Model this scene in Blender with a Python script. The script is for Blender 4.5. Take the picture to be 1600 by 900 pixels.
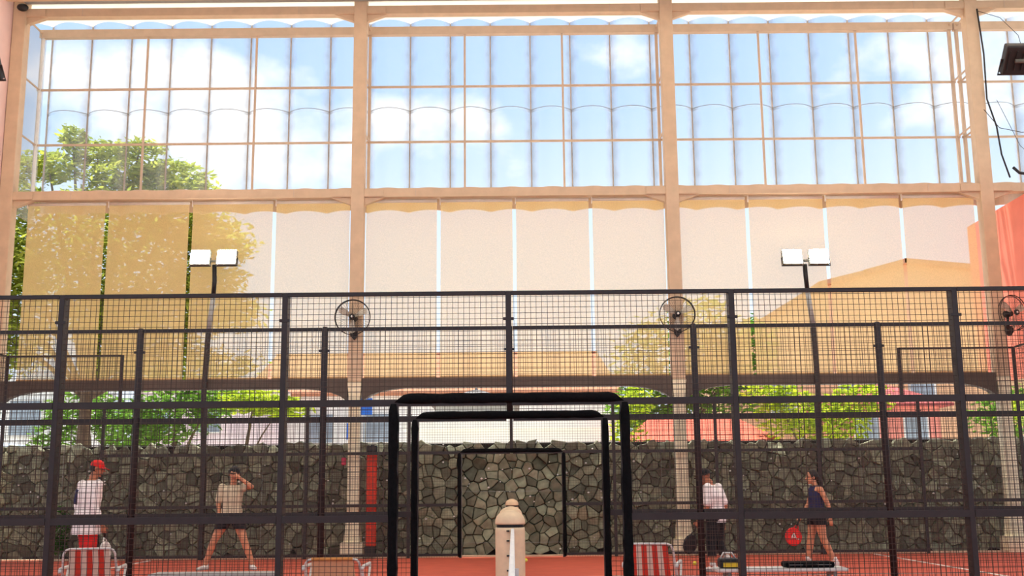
import bpy, bmesh, math, random
from mathutils import Vector, Matrix

for o in list(bpy.data.objects):
    bpy.data.objects.remove(o, do_unlink=True)
SC = bpy.context.scene
COL = SC.collection
R = math.radians
random.seed(7)

# ------------------------------------------------------------------ camera
CX, CH, YAW, PIT, ROL, FPX, DA = 0.0298, 1.2043, 0.0005, 0.1823, -0.0093, 1743.04, 9.8628
cyw, syw, cp_, sp_ = math.cos(YAW), math.sin(YAW), math.cos(PIT), math.sin(PIT)
F_ = Vector((syw * cp_, cyw * cp_, sp_)); R_ = Vector((cyw, -syw, 0)); U_ = R_.cross(F_)
R2 = R_ * math.cos(ROL) + U_ * math.sin(ROL); U2 = -R_ * math.sin(ROL) + U_ * math.cos(ROL)
cam = bpy.data.cameras.new('camera'); camo = bpy.data.objects.new('camera', cam); COL.objects.link(camo)
M3 = Matrix((R2, U2, -F_)).transposed()
camo.matrix_world = Matrix.Translation((CX, -DA, CH)) @ M3.to_4x4()
cam.sensor_width = 36; cam.lens = FPX / 1600 * 36; cam.clip_start = 0.05; cam.clip_end = 800
SC.camera = camo

# ------------------------------------------------------------------ world
W = bpy.data.worlds.new('sky'); SC.world = W; W.use_nodes = True
nt = W.node_tree; nt.nodes.clear()
def wn(t): return nt.nodes.new(t)
out = wn('ShaderNodeOutputWorld'); bg = wn('ShaderNodeBackground'); tc = wn('ShaderNodeTexCoord')
sep = wn('ShaderNodeSeparateXYZ'); nt.links.new(tc.outputs['Generated'], sep.inputs[0])
gr = wn('ShaderNodeValToRGB'); nt.links.new(sep.outputs['Z'], gr.inputs[0])
e = gr.color_ramp.elements
e[0].position = 0.0; e[0].color = (0.80, 0.86, 0.93, 1)
e[-1].position = 0.75; e[-1].color = (0.22, 0.38, 0.70, 1)
m0_ = e.new(0.22); m0_.color = (0.62, 0.74, 0.88, 1)
m_ = e.new(0.34); m_.color = (0.40, 0.58, 0.84, 1)
mp = wn('ShaderNodeMapping'); mp.inputs['Scale'].default_value = (1, 1, 1.7); mp.inputs['Location'].default_value = (2.93, 0.4, 0.22)
nt.links.new(tc.outputs['Generated'], mp.inputs[0])
nz = wn('ShaderNodeTexNoise'); nz.inputs['Scale'].default_value = 4.2; nz.inputs['Detail'].default_value = 7; nz.inputs['Roughness'].default_value = 0.55
nt.links.new(mp.outputs[0], nz.inputs['Vector'])
cr = wn('ShaderNodeValToRGB'); cr.color_ramp.elements[0].position = 0.56; cr.color_ramp.elements[1].position = 0.70
dst = wn('ShaderNodeVectorMath'); dst.operation = 'DISTANCE'; dst.inputs[1].default_value = (-0.235, 0.90, 0.365)   # one big cumulus
nt.links.new(tc.outputs['Generated'], dst.inputs[0])
cmr = wn('ShaderNodeMapRange'); cmr.inputs[1].default_value = 0.02; cmr.inputs[2].default_value = 0.17; cmr.inputs[3].default_value = 0.20; cmr.inputs[4].default_value = 0.0
nt.links.new(dst.outputs['Value'], cmr.inputs[0])
cad = wn('ShaderNodeMath'); cad.operation = 'ADD'; nt.links.new(nz.outputs['Fac'], cad.inputs[0]); nt.links.new(cmr.outputs[0], cad.inputs[1])
nt.links.new(cad.outputs[0], cr.inputs[0])
mx = wn('ShaderNodeMixRGB'); mx.inputs[2].default_value = (0.98, 0.98, 1.0, 1)
nt.links.new(cr.outputs[0], mx.inputs[0]); nt.links.new(gr.outputs[0], mx.inputs[1])
nt.links.new(mx.outputs[0], bg.inputs[0]); bg.inputs[1].default_value = 1.0
nt.links.new(bg.outputs[0], out.inputs[0])

# ------------------------------------------------------------------ sun
sl = bpy.data.lights.new('sun', 'SUN'); sl.energy = 8.0; sl.angle = R(1.5); sl.color = (1, 0.95, 0.86)
so = bpy.data.objects.new('sun', sl); COL.objects.link(so)
so.rotation_euler = Vector((0.16, -0.13, -0.97)).to_track_quat('-Z', 'Y').to_euler()

# ------------------------------------------------------------------ exposure
vs = SC.view_settings
vs.view_transform = 'Standard'; vs.look = 'None'; vs.exposure = 0.5; vs.gamma = 1.0; vs.use_curve_mapping = False

# ------------------------------------------------------------------ materials
def s2l(c):
    return tuple((v / 255 / 12.92) if v / 255 <= 0.04045 else ((v / 255 + 0.055) / 1.055) ** 2.4 for v in c)
MATS = {}
def mat(name, rgb, rough=0.6, var=0.12, scale=8.0, metal=0.0, rnd=0.0, bump=0.0, srgb=True, spec=0.4):
    """procedural paint: base colour modulated by noise (and per-island random)"""
    if name in MATS: return MATS[name]
    c = s2l(rgb) if srgb else rgb
    m = bpy.data.materials.new(name); m.use_nodes = True; t = m.node_tree; b = t.nodes['Principled BSDF']
    b.inputs['Roughness'].default_value = rough; b.inputs['Metallic'].default_value = metal
    b.inputs['Specular IOR Level'].default_value = spec
    co = t.nodes.new('ShaderNodeTexCoord'); n = t.nodes.new('ShaderNodeTexNoise')
    n.inputs['Scale'].default_value = scale; n.inputs['Detail'].default_value = 4
    t.links.new(co.outputs['Object'], n.inputs['Vector'])
    mr = t.nodes.new('ShaderNodeMapRange'); mr.inputs[1].default_value = 0.3; mr.inputs[2].default_value = 0.7
    mr.inputs[3].default_value = 1 - var; mr.inputs[4].default_value = 1 + var
    t.links.new(n.outputs['Fac'], mr.inputs[0])
    val = mr.outputs[0]
    if rnd:
        g = t.nodes.new('ShaderNodeNewGeometry'); r2 = t.nodes.new('ShaderNodeMapRange')
        r2.inputs[3].default_value = 1 - rnd; r2.inputs[4].default_value = 1 + rnd
        oi = t.nodes.new('ShaderNodeObjectInfo'); ad = t.nodes.new('ShaderNodeMath'); ad.operation = 'ADD'
        fr = t.nodes.new('ShaderNodeMath'); fr.operation = 'FRACT'
        t.links.new(g.outputs['Random Per Island'], ad.inputs[0]); t.links.new(oi.outputs['Random'], ad.inputs[1])
        t.links.new(ad.outputs[0], fr.inputs[0]); t.links.new(fr.outputs[0], r2.inputs[0])
        mu = t.nodes.new('ShaderNodeMath'); mu.operation = 'MULTIPLY'
        t.links.new(val, mu.inputs[0]); t.links.new(r2.outputs[0], mu.inputs[1]); val = mu.outputs[0]
    vm = t.nodes.new('ShaderNodeVectorMath'); vm.operation = 'SCALE'; vm.inputs[0].default_value = c
    t.links.new(val, vm.inputs['Scale']); t.links.new(vm.outputs[0], b.inputs['Base Color'])
    if bump:
        bn = t.nodes.new('ShaderNodeBump'); bn.inputs['Strength'].default_value = bump; bn.inputs['Distance'].default_value = 0.01
        t.links.new(n.outputs['Fac'], bn.inputs['Height']); t.links.new(bn.outputs[0], b.inputs['Normal'])
    MATS[name] = m
    return m

def sheer(name, diff, transp, tcol=(1, 1, 1), trans=0.5, var=0.06, scale=60):
    """woven or plastic sheet: part clear, part translucent, part diffuse"""
    m = bpy.data.materials.new(name); m.use_nodes = True; t = m.node_tree; t.nodes.clear()
    o = t.nodes.new('ShaderNodeOutputMaterial'); d = t.nodes.new('ShaderNodeBsdfDiffuse'); tl = t.nodes.new('ShaderNodeBsdfTranslucent')
    tp = t.nodes.new('ShaderNodeBsdfTransparent'); tp.inputs[0].default_value = (*tcol, 1)
    co = t.nodes.new('ShaderNodeTexCoord'); n = t.nodes.new('ShaderNodeTexNoise'); n.inputs['Scale'].default_value = scale; n.inputs['Detail'].default_value = 3
    t.links.new(co.outputs['Object'], n.inputs['Vector'])
    mr = t.nodes.new('ShaderNodeMapRange'); mr.inputs[1].default_value = 0.3; mr.inputs[2].default_value = 0.7
    mr.inputs[3].default_value = 1 - var; mr.inputs[4].default_value = 1 + var
    t.links.new(n.outputs['Fac'], mr.inputs[0])
    vm = t.nodes.new('ShaderNodeVectorMath'); vm.operation = 'SCALE'; vm.inputs[0].default_value = diff
    t.links.new(mr.outputs[0], vm.inputs['Scale'])
    t.links.new(vm.outputs[0], d.inputs[0]); t.links.new(vm.outputs[0], tl.inputs[0])
    m1 = t.nodes.new('ShaderNodeMixShader'); m1.inputs[0].default_value = trans
    t.links.new(d.outputs[0], m1.inputs[1]); t.links.new(tl.outputs[0], m1.inputs[2])
    m2 = t.nodes.new('ShaderNodeMixShader'); m2.inputs[0].default_value = transp
    t.links.new(m1.outputs[0], m2.inputs[1]); t.links.new(tp.outputs[0], m2.inputs[2])
    t.links.new(m2.outputs[0], o.inputs[0])
    MATS[name] = m
    return m

def emis(name, rgb, strength):
    m = bpy.data.materials.new(name); m.use_nodes = True; b = m.node_tree.nodes['Principled BSDF']
    b.inputs['Base Color'].default_value = (*rgb, 1); b.inputs['Emission Color'].default_value = (*rgb, 1)
    b.inputs['Emission Strength'].default_value = strength
    MATS[name] = m
    return m

TAN = mat('tan_paint', (208, 178, 146), 0.6, 0.07, 5)
TAN2 = mat('tan_paint_outer', (202, 176, 150), 0.6, 0.07, 5)
CREAM = mat('cream_concrete', (244, 230, 196), 0.8, 0.1, 9, bump=0.1)
TAUPE = mat('dark_taupe_steel', (88, 73, 62), 0.6, 0.12, 5)
STEEL = mat('dark_fence_steel', (46, 37, 36), 0.55, 0.15, 20)
WIRE = mat('dark_fence_wire', (66, 50, 42), 0.6, 0.1, 20)
FOAM = mat('black_foam', (17, 16, 17), 0.9, 0.35, 40, bump=0.3, spec=0.1)
BLACK = mat('black_plastic', (26, 24, 25), 0.5, 0.15, 20)
GREY = mat('grey_metal', (150, 150, 145), 0.45, 0.1, 12)
WHITE = mat('white_paint', (232, 228, 220), 0.5, 0.05, 10)
CLAY = mat('court_red', (192, 86, 60), 0.9, 0.08, 3.0, bump=0.05)
LINE = mat('line_white', (235, 225, 212), 0.8, 0.06, 8)
STONE = mat('stone_grey', (130, 131, 108), 0.8, 0.25, 9, rnd=0.55, bump=0.5)
STONEB = mat('stone_core', (30, 29, 27), 0.95, 0.3, 6)
SPECK = mat('pale_speck', (225, 222, 214), 0.5, 0.1, 8)
PINK = mat('pink_render', (232, 196, 186), 0.85, 0.06, 2)
SALMON = mat('salmon_render', (236, 132, 108), 0.85, 0.06, 2)
PEACH = mat('peach_padding', (238, 206, 166), 0.7, 0.07, 12, bump=0.1)
ROOFM = sheer('roof_membrane', (0.92, 0.90, 0.84), 0.0, trans=0.42, var=0.03, scale=2)
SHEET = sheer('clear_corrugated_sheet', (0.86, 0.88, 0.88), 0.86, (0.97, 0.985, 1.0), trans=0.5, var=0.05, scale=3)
def edge_shade(m):
    # corrugation shading painted in: colour darker and less clear towards each sheet's edges
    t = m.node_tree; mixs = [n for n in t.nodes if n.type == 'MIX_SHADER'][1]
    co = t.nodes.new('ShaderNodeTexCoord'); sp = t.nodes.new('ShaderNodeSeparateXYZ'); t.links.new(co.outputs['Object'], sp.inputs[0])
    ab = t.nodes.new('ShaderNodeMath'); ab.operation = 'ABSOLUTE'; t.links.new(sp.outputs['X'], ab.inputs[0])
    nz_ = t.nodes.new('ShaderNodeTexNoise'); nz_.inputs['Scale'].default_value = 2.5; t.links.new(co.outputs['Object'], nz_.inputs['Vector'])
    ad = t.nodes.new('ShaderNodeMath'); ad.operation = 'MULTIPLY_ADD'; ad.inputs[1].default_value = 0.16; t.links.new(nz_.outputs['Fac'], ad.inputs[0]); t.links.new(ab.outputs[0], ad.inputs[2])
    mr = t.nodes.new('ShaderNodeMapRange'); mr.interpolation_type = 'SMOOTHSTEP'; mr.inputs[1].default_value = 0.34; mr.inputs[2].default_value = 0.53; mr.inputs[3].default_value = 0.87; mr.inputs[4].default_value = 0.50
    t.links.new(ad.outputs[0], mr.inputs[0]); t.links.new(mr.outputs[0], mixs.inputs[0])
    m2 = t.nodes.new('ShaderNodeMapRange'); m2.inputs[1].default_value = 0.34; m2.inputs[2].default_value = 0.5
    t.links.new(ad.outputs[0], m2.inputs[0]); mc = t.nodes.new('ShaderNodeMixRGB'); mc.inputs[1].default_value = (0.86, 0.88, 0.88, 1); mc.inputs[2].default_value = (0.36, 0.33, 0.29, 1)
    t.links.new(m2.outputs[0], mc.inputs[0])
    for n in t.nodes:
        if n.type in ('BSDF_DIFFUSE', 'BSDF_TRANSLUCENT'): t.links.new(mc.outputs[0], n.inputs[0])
edge_shade(SHEET)
BLIND = sheer('tan_screen_fabric', (0.97, 0.645, 0.29), 0.36, (0.60, 0.85, 1.0), trans=0.66, var=0.08, scale=45)
GLASS = sheer('clear_glass', (0.8, 0.9, 0.9), 0.93, (0.95, 0.98, 0.98), trans=0.5)

# ------------------------------------------------------------------ mesh helpers
def obj(name, bm, m, parent=None, smooth=False):
    me = bpy.data.meshes.new(name); bm.normal_update(); bm.to_mesh(me); bm.free()
    return objm(name, me, m, parent, smooth)
def objm(name, me, m, parent=None, smooth=False):
    o = bpy.data.objects.new(name, me); COL.objects.link(o)
    if m and not me.materials: me.materials.append(m)
    if smooth:
        for p in me.polygons: p.use_smooth = True
    o.parent = parent
    return o
def inst(name, me, parent, loc=(0, 0, 0), rz=0.0, sc=None):
    o = bpy.data.objects.new(name, me); COL.objects.link(o); o.parent = parent; o.location = loc; o.rotation_euler = (0, 0, rz)
    if sc: o.scale = sc
    return o
def tag(o, label=None, cat=None, group=None, kind=None):
    if label: o['label'] = label
    if cat: o['category'] = cat
    if group: o['group'] = group
    if kind: o['kind'] = kind
    return o
def empty(name, loc=(0, 0, 0), rz=0.0):
    o = bpy.data.objects.new(name, None); COL.objects.link(o); o.location = loc; o.rotation_euler = (0, 0, rz)
    o.empty_display_size = 0.1
    return o
def copy_tree(o, parent=None):
    c = o.copy(); COL.objects.link(c); c.parent = parent
    for ch in list(o.children): copy_tree(ch, c)
    return c

def abox(bm, x0, x1, y0, y1, z0, z1, bev=0.0):
    vs_ = [bm.verts.new(p) for p in ((x0, y0, z0), (x1, y0, z0), (x1, y1, z0), (x0, y1, z0), (x0, y0, z1), (x1, y0, z1), (x1, y1, z1), (x0, y1, z1))]
    fs = [bm.faces.new([vs_[i] for i in f]) for f in ((3, 2, 1, 0), (4, 5, 6, 7), (0, 1, 5, 4), (1, 2, 6, 5), (2, 3, 7, 6), (3, 0, 4, 7))]
    if bev:
        ed = {e_ for f in fs for e_ in f.edges}
        bmesh.ops.bevel(bm, geom=list(ed), offset=bev, segments=2, affect='EDGES', profile=0.5)
def box(name, m, parent, x0, x1, y0, y1, z0, z1, bev=0.0):
    bm = bmesh.new(); abox(bm, x0, x1, y0, y1, z0, z1, bev)
    return obj(name, bm, m, parent)
def atube(bm, pts, rad, n=8, caps=True):
    """tube along points, rad = number or list"""
    pts = [Vector(p) for p in pts]; k = len(pts)
    if not hasattr(rad, '__len__'): rad = [rad] * k
    rings = []; up = None
    for i, p in enumerate(pts):
        d = (pts[min(i + 1, k - 1)] - pts[max(i - 1, 0)]).normalized()
        if up is None:
            up = Vector((0, 0, 1)) if abs(d.z) < 0.9 else Vector((1, 0, 0))
        a = d.cross(up).normalized(); b = a.cross(d).normalized(); up = b
        rings.append([bm.verts.new(p + (a * math.cos(2 * math.pi * j / n) + b * math.sin(2 * math.pi * j / n)) * rad[i]) for j in range(n)])
    for i in range(k - 1):
        for j in range(n):
            bm.faces.new((rings[i][j], rings[i][(j + 1) % n], rings[i + 1][(j + 1) % n], rings[i + 1][j]))
    if caps:
        bm.faces.new(rings[0][::-1]); bm.faces.new(rings[-1])
def tube(name, m, parent, pts, rad, n=8, smooth=True):
    bm = bmesh.new(); atube(bm, pts, rad, n); bmesh.ops.recalc_face_normals(bm, faces=bm.faces)
    return obj(name, bm, m, parent, smooth)
def alathe(bm, prof, n=24, c=(0, 0, 0)):
    rings = []
    for r_, z in prof:
        rings.append([bm.verts.new((c[0] + r_ * math.cos(2 * math.pi * j / n), c[1] + r_ * math.sin(2 * math.pi * j / n), c[2] + z)) for j in range(n)])
    for i in range(len(rings) - 1):
        for j in range(n):
            bm.faces.new((rings[i][j], rings[i][(j + 1) % n], rings[i + 1][(j + 1) % n], rings[i + 1][j]))
    bm.faces.new(rings[0][::-1]); bm.faces.new(rings[-1])
def lathe(name, m, parent, prof, n=24, c=(0, 0, 0)):
    bm = bmesh.new(); alathe(bm, prof, n, c); return obj(name, bm, m, parent, True)
def aprism(bm, poly, y0, y1):
    """polygon in XZ extruded along Y"""
    a = [bm.verts.new((x, y0, z)) for x, z in poly]; b = [bm.verts.new((x, y1, z)) for x, z in poly]
    bm.faces.new(a); bm.faces.new(b[::-1]); n = len(poly)
    for i in range(n): bm.faces.new((a[i], b[i], b[(i + 1) % n], a[(i + 1) % n]))
    bmesh.ops.recalc_face_normals(bm, faces=bm.faces)
def prism(name, m, parent, poly, y0, y1):
    bm = bmesh.new(); aprism(bm, poly, y0, y1); return obj(name, bm, m, parent)

# key planes (metres): near court far fence Y=0, far court near fence YB, far court far fence Y3, column line YC
YB, Y3 = 2.139, 12.139
YC = Y3 + 0.35
WX = [-10.36, -3.12, 3.36, 9.84]

# ================================================================== SETTING
fl = box('floor', CLAY, None, -14, 14, -13, 12.86, -0.2, 0.0); tag(fl, 'brick red padel court floor', None, kind='structure')
def court_lines(y0):
    for x in (-6.95, 6.95): box('court_line', LINE, fl, x - 0.035, x + 0.035, y0 + 0.05, y0 + 9.95, 0.0005, 0.004)
    box('court_line', LINE, fl, -6.95, 6.95, y0 + 4.80, y0 + 4.86, 0.0005, 0.004)
court_lines(YB); court_lines(-10)
box('kerb', mat('kerb_pale', (205, 180, 150), 0.8, 0.1, 8), fl, -12, 12, Y3 + 0.22, Y3 + 0.36, 0.0, 0.03)
gd = box('ground', mat('concrete_pale', (212, 204, 190), 0.9, 0.15, 0.8), None, -80, 80, 13.6, 140, -0.3, -0.02); tag(gd, 'pale grey yard ground outside the hall', None, kind='structure')

# roof: pale translucent membrane with purlins, eave reaching past the glazing
def roof():
    bm = bmesh.new(); abox(bm, -16, 16, -14, 12.62, 11.86, 11.9)
    r = obj('ceiling', bm, ROOFM); tag(r, 'pale translucent roof sheeting over the courts', None, kind='structure')
    bm = bmesh.new(); fr_, bk_ = [], []
    for i in range(-130, 161):          # eave sheet whose outer edge follows the corrugated glazing
        x = -1.29 + i * 0.0893; t = (i % 10) / 10; yy = YC + 1.262 - 0.26 * (1 - (2 * t - 1) ** 2)
        fr_.append([bm.verts.new((x, 12.3, 11.62)), bm.verts.new((x, 12.3, 11.65))]); bk_.append([bm.verts.new((x, yy, 11.62)), bm.verts.new((x, yy, 11.65))])
    for i in range(290):
        bm.faces.new((fr_[i][0], bk_[i][0], bk_[i + 1][0], fr_[i + 1][0])); bm.faces.new((fr_[i][1], fr_[i + 1][1], bk_[i + 1][1], bk_[i][1])); bm.faces.new((bk_[i][0], bk_[i][1], bk_[i + 1][1], bk_[i + 1][0]))
    obj('eave_sheet', bm, ROOFM, r)
    for y in (-11, -6, -1, 4, 9): box('purlin', TAN, r, -16, 16, y - 0.08, y + 0.08, 11.62, 11.86)
    box('gutter', GREY, r, -10.2, 16, 12.15, 12.3, 11.50, 11.56)
    box('eave_beam', TAN, r, -10.6, 16, 11.75, 12.1, 11.47, 11.62)
roof()
wl = box('wall_left', PINK, None, -10.85, -10.505, 4.0, 12.62, 3.5, 11.86); tag(wl, 'pale pink rendered side wall', None, kind='structure')
wr = box('wall_right', SALMON, None, 10.55, 10.8, 4.0, 15.2, 3.5, 7.15); tag(wr, 'salmon rendered side wall', None, kind='structure')

# ---- stone wall
def voronoi_wall(x0, x1, z0, z1, cw, ch):
    nx, nz = int((x1 - x0) / cw), int((z1 - z0) / ch)
    P = {}
    for i in range(-1, nx + 1):
        for j in range(-1, nz + 1):
            P[i, j] = (x0 + (i + 0.5 + random.uniform(-0.5, 0.5)) * cw, z0 + (j + 0.5 + random.uniform(-0.5, 0.5)) * ch)
    cells = []
    for i in range(nx):
        for j in range(nz):
            px, pz = P[i, j]
            poly = [(px - cw * 1.5, pz - ch * 1.5), (px + cw * 1.5, pz - ch * 1.5), (px + cw * 1.5, pz + ch * 1.5), (px - cw * 1.5, pz + ch * 1.5)]
            for a in range(-2, 3):
                for b in range(-2, 3):
                    if (a or b) and (i + a, j + b) in P:
                        qx, qz = P[i + a, j + b]; nxv, nzv = qx - px, qz - pz; mxp, mzp = (px + qx) / 2, (pz + qz) / 2
                        new = []
                        for k in range(len(poly)):
                            A, B = poly[k], poly[(k + 1) % len(poly)]
                            da = (A[0] - mxp) * nxv + (A[1] - mzp) * nzv; db = (B[0] - mxp) * nxv + (B[1] - mzp) * nzv
                            if da <= 0: new.append(A)
                            if (da < 0 < db) or (db < 0 < da):
                                t_ = da / (da - db); new.append((A[0] + (B[0] - A[0]) * t_, A[1] + (B[1] - A[1]) * t_))
                        poly = new
                        if len(poly) < 3: break
                if len(poly) < 3: break
            if len(poly) < 3: continue
            poly = [(x, min(max(z, z0), z1 + random.uniform(0, 0.05))) for x, z in poly]
            cxp = sum(p[0] for p in poly) / len(poly); czp = sum(p[1] for p in poly) / len(poly)
            ar = abs(sum(poly[k][0] * poly[(k + 1) % len(poly)][1] - poly[(k + 1) % len(poly)][0] * poly[k][1] for k in range(len(poly)))) / 2
            if ar < 0.004: continue
            cells.append((ar, cxp, czp, poly))
    return cells
def add_stone(bm, poly, cx, cz, ox=0, oz=0):
    sz = math.sqrt(max(0.004, 0.02)); n = len(poly)
    tx, tz = random.uniform(-0.3, 0.3), random.uniform(-0.3, 0.3); pr = random.uniform(0.0, 0.035)
    def ring(s, y, tilt):
        out_ = []
        for x, z in poly:
            dx, dz = (x - cx) * s, (z - cz) * s
            out_.append(bm.verts.new((cx + dx - ox, y + (dx * tx + dz * tz) * tilt, cz + dz - oz)))
        return out_
    a = ring(0.965, 0.10, 0); b = ring(0.955, 0.02 - pr, 0.8); c = ring(0.84, -0.012 - pr, 1.6)
    cv = bm.verts.new((cx - ox + random.uniform(-0.02, 0.02), -0.018 - pr, cz - oz + random.uniform(-0.02, 0.02)))
    for i in range(n):
        k = (i + 1) % n
        bm.faces.new((a[i], a[k], b[k], b[i])); bm.faces.new((b[i], b[k], c[k], c[i])); bm.faces.new((c[i], c[k], cv))
YW = Y3 + 0.72
wb = box('wall_back', STONEB, None, -11.6, 11.6, YW + 0.07, YW + 0.6, 0, 2.22)
tag(wb, 'dark grey broken stone wall behind the far court', None, kind='structure')
cells = voronoi_wall(-11.6, 11.6, 0.0, 2.25, 0.205, 0.185)
cells.sort(key=lambda c: -c[0] / (1 + 0.002 * c[1] ** 2))
for ar, cx, cz, poly in cells[:300]:
    bm = bmesh.new(); add_stone(bm, poly, cx, cz, cx, cz); bmesh.ops.recalc_face_normals(bm, faces=bm.faces)
    o = obj('stone', bm, STONE, wb); o.location = (cx, YW, cz)
bm = bmesh.new()
for ar, cx, cz, poly in cells[300:]: add_stone(bm, poly, cx, cz)
bmesh.ops.recalc_face_normals(bm, faces=bm.faces)
o = obj('stone_pack', bm, STONE, wb); o.location = (0, YW, 0); o['kind'] = 'stuff'
bm = bmesh.new()
for _ in range(230):  # small pale specks scattered just in front of the stone faces
    x, z = random.uniform(-11.4, 11.4), random.choice([random.uniform(0.1, 2.2), random.uniform(0.9, 1.9)])
    s = random.uniform(0.009, 0.022)
    bmesh.ops.create_icosphere(bm, subdivisions=1, radius=s, matrix=Matrix.Translation((x, YW - 0.062, z)) @ Matrix.Diagonal((1.3, 0.6, 1, 1)))
o = obj('pale_specks', bm, SPECK, wb); o['kind'] = 'stuff'
bm = bmesh.new()
for z in (0.25, 1.25, 2.2): abox(bm, -11.6, 11.6, YW - 0.075, YW - 0.069, z, z + 0.006)
for k in range(-11, 12, 2): abox(bm, k, k + 0.006, YW - 0.075, YW - 0.069, 0, 2.25)
o = obj('basket_wire', bm, GREY, wb); o['kind'] = 'stuff'

# ---- steel columns
def column(x, label, low=True):
    c = empty('steel_column', (x, YC, 0))
    tag(c, label, 'column', 'columns along the back of the hall')
    w = 0.135
    box('shaft', TAN, c, -w, w, -0.13, 0.13, 3.42, 11.86, 0.012)
    # cream lower post with flared foot and plinth
    bm = bmesh.new()
    def sq(h, d, z): return [bm.verts.new((sx * h, sy * d, z)) for sx, sy in ((-1, -1), (1, -1), (1, 1), (-1, 1))]
    rs = [sq(0.215, 0.215, 0), sq(0.215, 0.215, 0.3)]
    for i in range(4): bm.faces.new((rs[0][i], rs[0][(i + 1) % 4], rs[1][(i + 1) % 4], rs[1][i]))
    bm.faces.new(rs[1])
    obj('plinth', bm, CREAM, c)
    bm = bmesh.new(); prof = [(0.155, 0.3), (0.15, 0.42), (0.115, 0.78), (0.11, 3.1), (0.14, 3.42)]
    rs = [sq(h, h, z) for h, z in prof]
    for k in range(len(rs) - 1):
        for i in range(4): bm.faces.new((rs[k][i], rs[k][(i + 1) % 4], rs[k + 1][(i + 1) % 4], rs[k + 1][i]))
    bm.faces.new(rs[-1])
    obj('post', bm, CREAM, c)
    for z in (7.34, 11.36):
        for s in (-1, 1):
            poly = [(s * w, z - 0.28), (s * (w + 0.03), z - 0.24), (s * (w + 0.42), z - 0.1), (s * (w + 0.42), z - 0.08), (s * w, z - 0.08)]
            prism('gusset', TAN, c, poly, -0.06, 0.06)
            box('splice_plate', TAN, c, s * (w + 0.2) - 0.2, s * (w + 0.2) + 0.2, -0.112, -0.1, z - 0.085, z + 0.06)
    return c
column(WX[0], 'tan steel column at the pink wall, leftmost')
column(WX[1], 'tan steel column between left and middle bays, carrying a round fan')
column(WX[2], 'tan steel column between middle and right bays, carrying a round fan')
column(WX[3], 'tan steel column beside the salmon wall, rightmost')

# ---- beams
bays = [(WX[0], WX[1], 'left'), (WX[1], WX[2], 'middle'), (WX[2], WX[3], 'right'), (WX[3], 13.6, 'far right')]
for a, b, nm in bays:
    for z, wd in ((11.36, 'upper'), (7.34, 'middle height')):
        o = empty('cross_beam', ((a + b) / 2, YC, z)); h = (b - a) / 2 - 0.137
        tag(o, f'tan horizontal steel beam, {wd}, across the {nm} bay', 'beam', 'tan beams between the columns')
        box('web', TAN, o, -h, h, -0.09, 0.09, -0.085, 0.085)
        box('bottom_flange', TAN, o, -h, h, -0.1, 0.1, -0.1, -0.085)
        for q in (-0.33, 0.33): box('joint', TAN2, o, q * h * 2 - 0.012, q * h * 2 + 0.012, -0.097, -0.088, -0.084, 0.084)
    if nm != 'far right':
        o = empty('low_beam', ((a + b) / 2, YC, 3.4)); h = (b - a) / 2 - 0.145
        tag(o, f'dark taupe beam with curved haunches under the {nm} blinds', 'beam', 'dark beams under the blinds')
        box('web', TAUPE, o, -h, h, -0.1, 0.1, -0.1, 0.1)
        for s in (-1, 1):
            poly = [(s * h, -0.1), (s * (h - 0.85), -0.1), (s * (h - 0.6), -0.125), (s * (h - 0.35), -0.17), (s * (h - 0.15), -0.25), (s * h, -0.36)]
            prism('haunch', TAUPE, o, poly, -0.1, 0.1)

# ---- glazed upper bays: corrugated clear sheets on an outer frame
PITCH, SX0 = 0.893, -1.29
YS = YC + 1.25
def sheet_mesh(z0, z1, y):
    bm = bmesh.new(); n = 10; fr, bk = [], []
    for i in range(n + 1):
        t = i / n; x = (t - 0.5) * (PITCH - 0.012); yy = y - 0.26 * (1 - (2 * t - 1) ** 2)
        fr.append([bm.verts.new((x, yy, z)) for z in (z0, z1)]); bk.append([bm.verts.new((x, yy + 0.004, z)) for z in (z0, z1)])
    for i in range(n):
        bm.faces.new((fr[i][0], fr[i + 1][0], fr[i + 1][1], fr[i][1]))
    for f in bm.faces: f.smooth = True
    for s in bk:
        for v in s: bm.verts.remove(v)
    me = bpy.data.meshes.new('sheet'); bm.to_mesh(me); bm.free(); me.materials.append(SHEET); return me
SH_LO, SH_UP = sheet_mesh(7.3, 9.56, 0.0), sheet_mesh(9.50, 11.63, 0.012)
bm = bmesh.new()
for i in range(10):
    t0, t1 = i / 10, (i + 1) / 10
    p = [((t - 0.5) * PITCH, -0.26 * (1 - (2 * t - 1) ** 2)) for t in (t0, t1)]
    q = [bm.verts.new(v) for v in ((p[0][0], p[0][1] - 0.004, 9.552), (p[1][0], p[1][1] - 0.004, 9.552), (p[1][0], p[1][1] - 0.004, 9.566), (p[0][0], p[0][1] - 0.004, 9.566))]
    bm.faces.new(q)
LIP = bpy.data.meshes.new('sheet_lip'); bm.to_mesh(LIP); bm.free(); LIP.materials.append(GREY)
bm = bmesh.new(); abox(bm, -0.013, 0.013, -0.02, 0.02, 7.3, 11.61)
SEAM = bpy.data.meshes.new('seam_strip'); bm.to_mesh(SEAM); bm.free(); SEAM.materials.append(mat('seam_brown', (186, 172, 160), 0.6, 0.15, 6))
bm = bmesh.new()
n = 10; rows = []
for i in range(n + 1):
    t = i / n; rows.append([bm.verts.new(((t - 0.5) * PITCH, -0.26 * (1 - (2 * t - 1) ** 2) + d, z)) for d, z in ((-0.012, 7.24), (-0.012, 7.74), (0.012, 7.74), (0.012, 7.24))])
for i in range(n):
    for k in range(4): bm.faces.new((rows[i][k], rows[i + 1][k], rows[i + 1][(k + 1) % 4], rows[i][(k + 1) % 4]))
bmesh.ops.recalc_face_normals(bm, faces=bm.faces)
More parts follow.
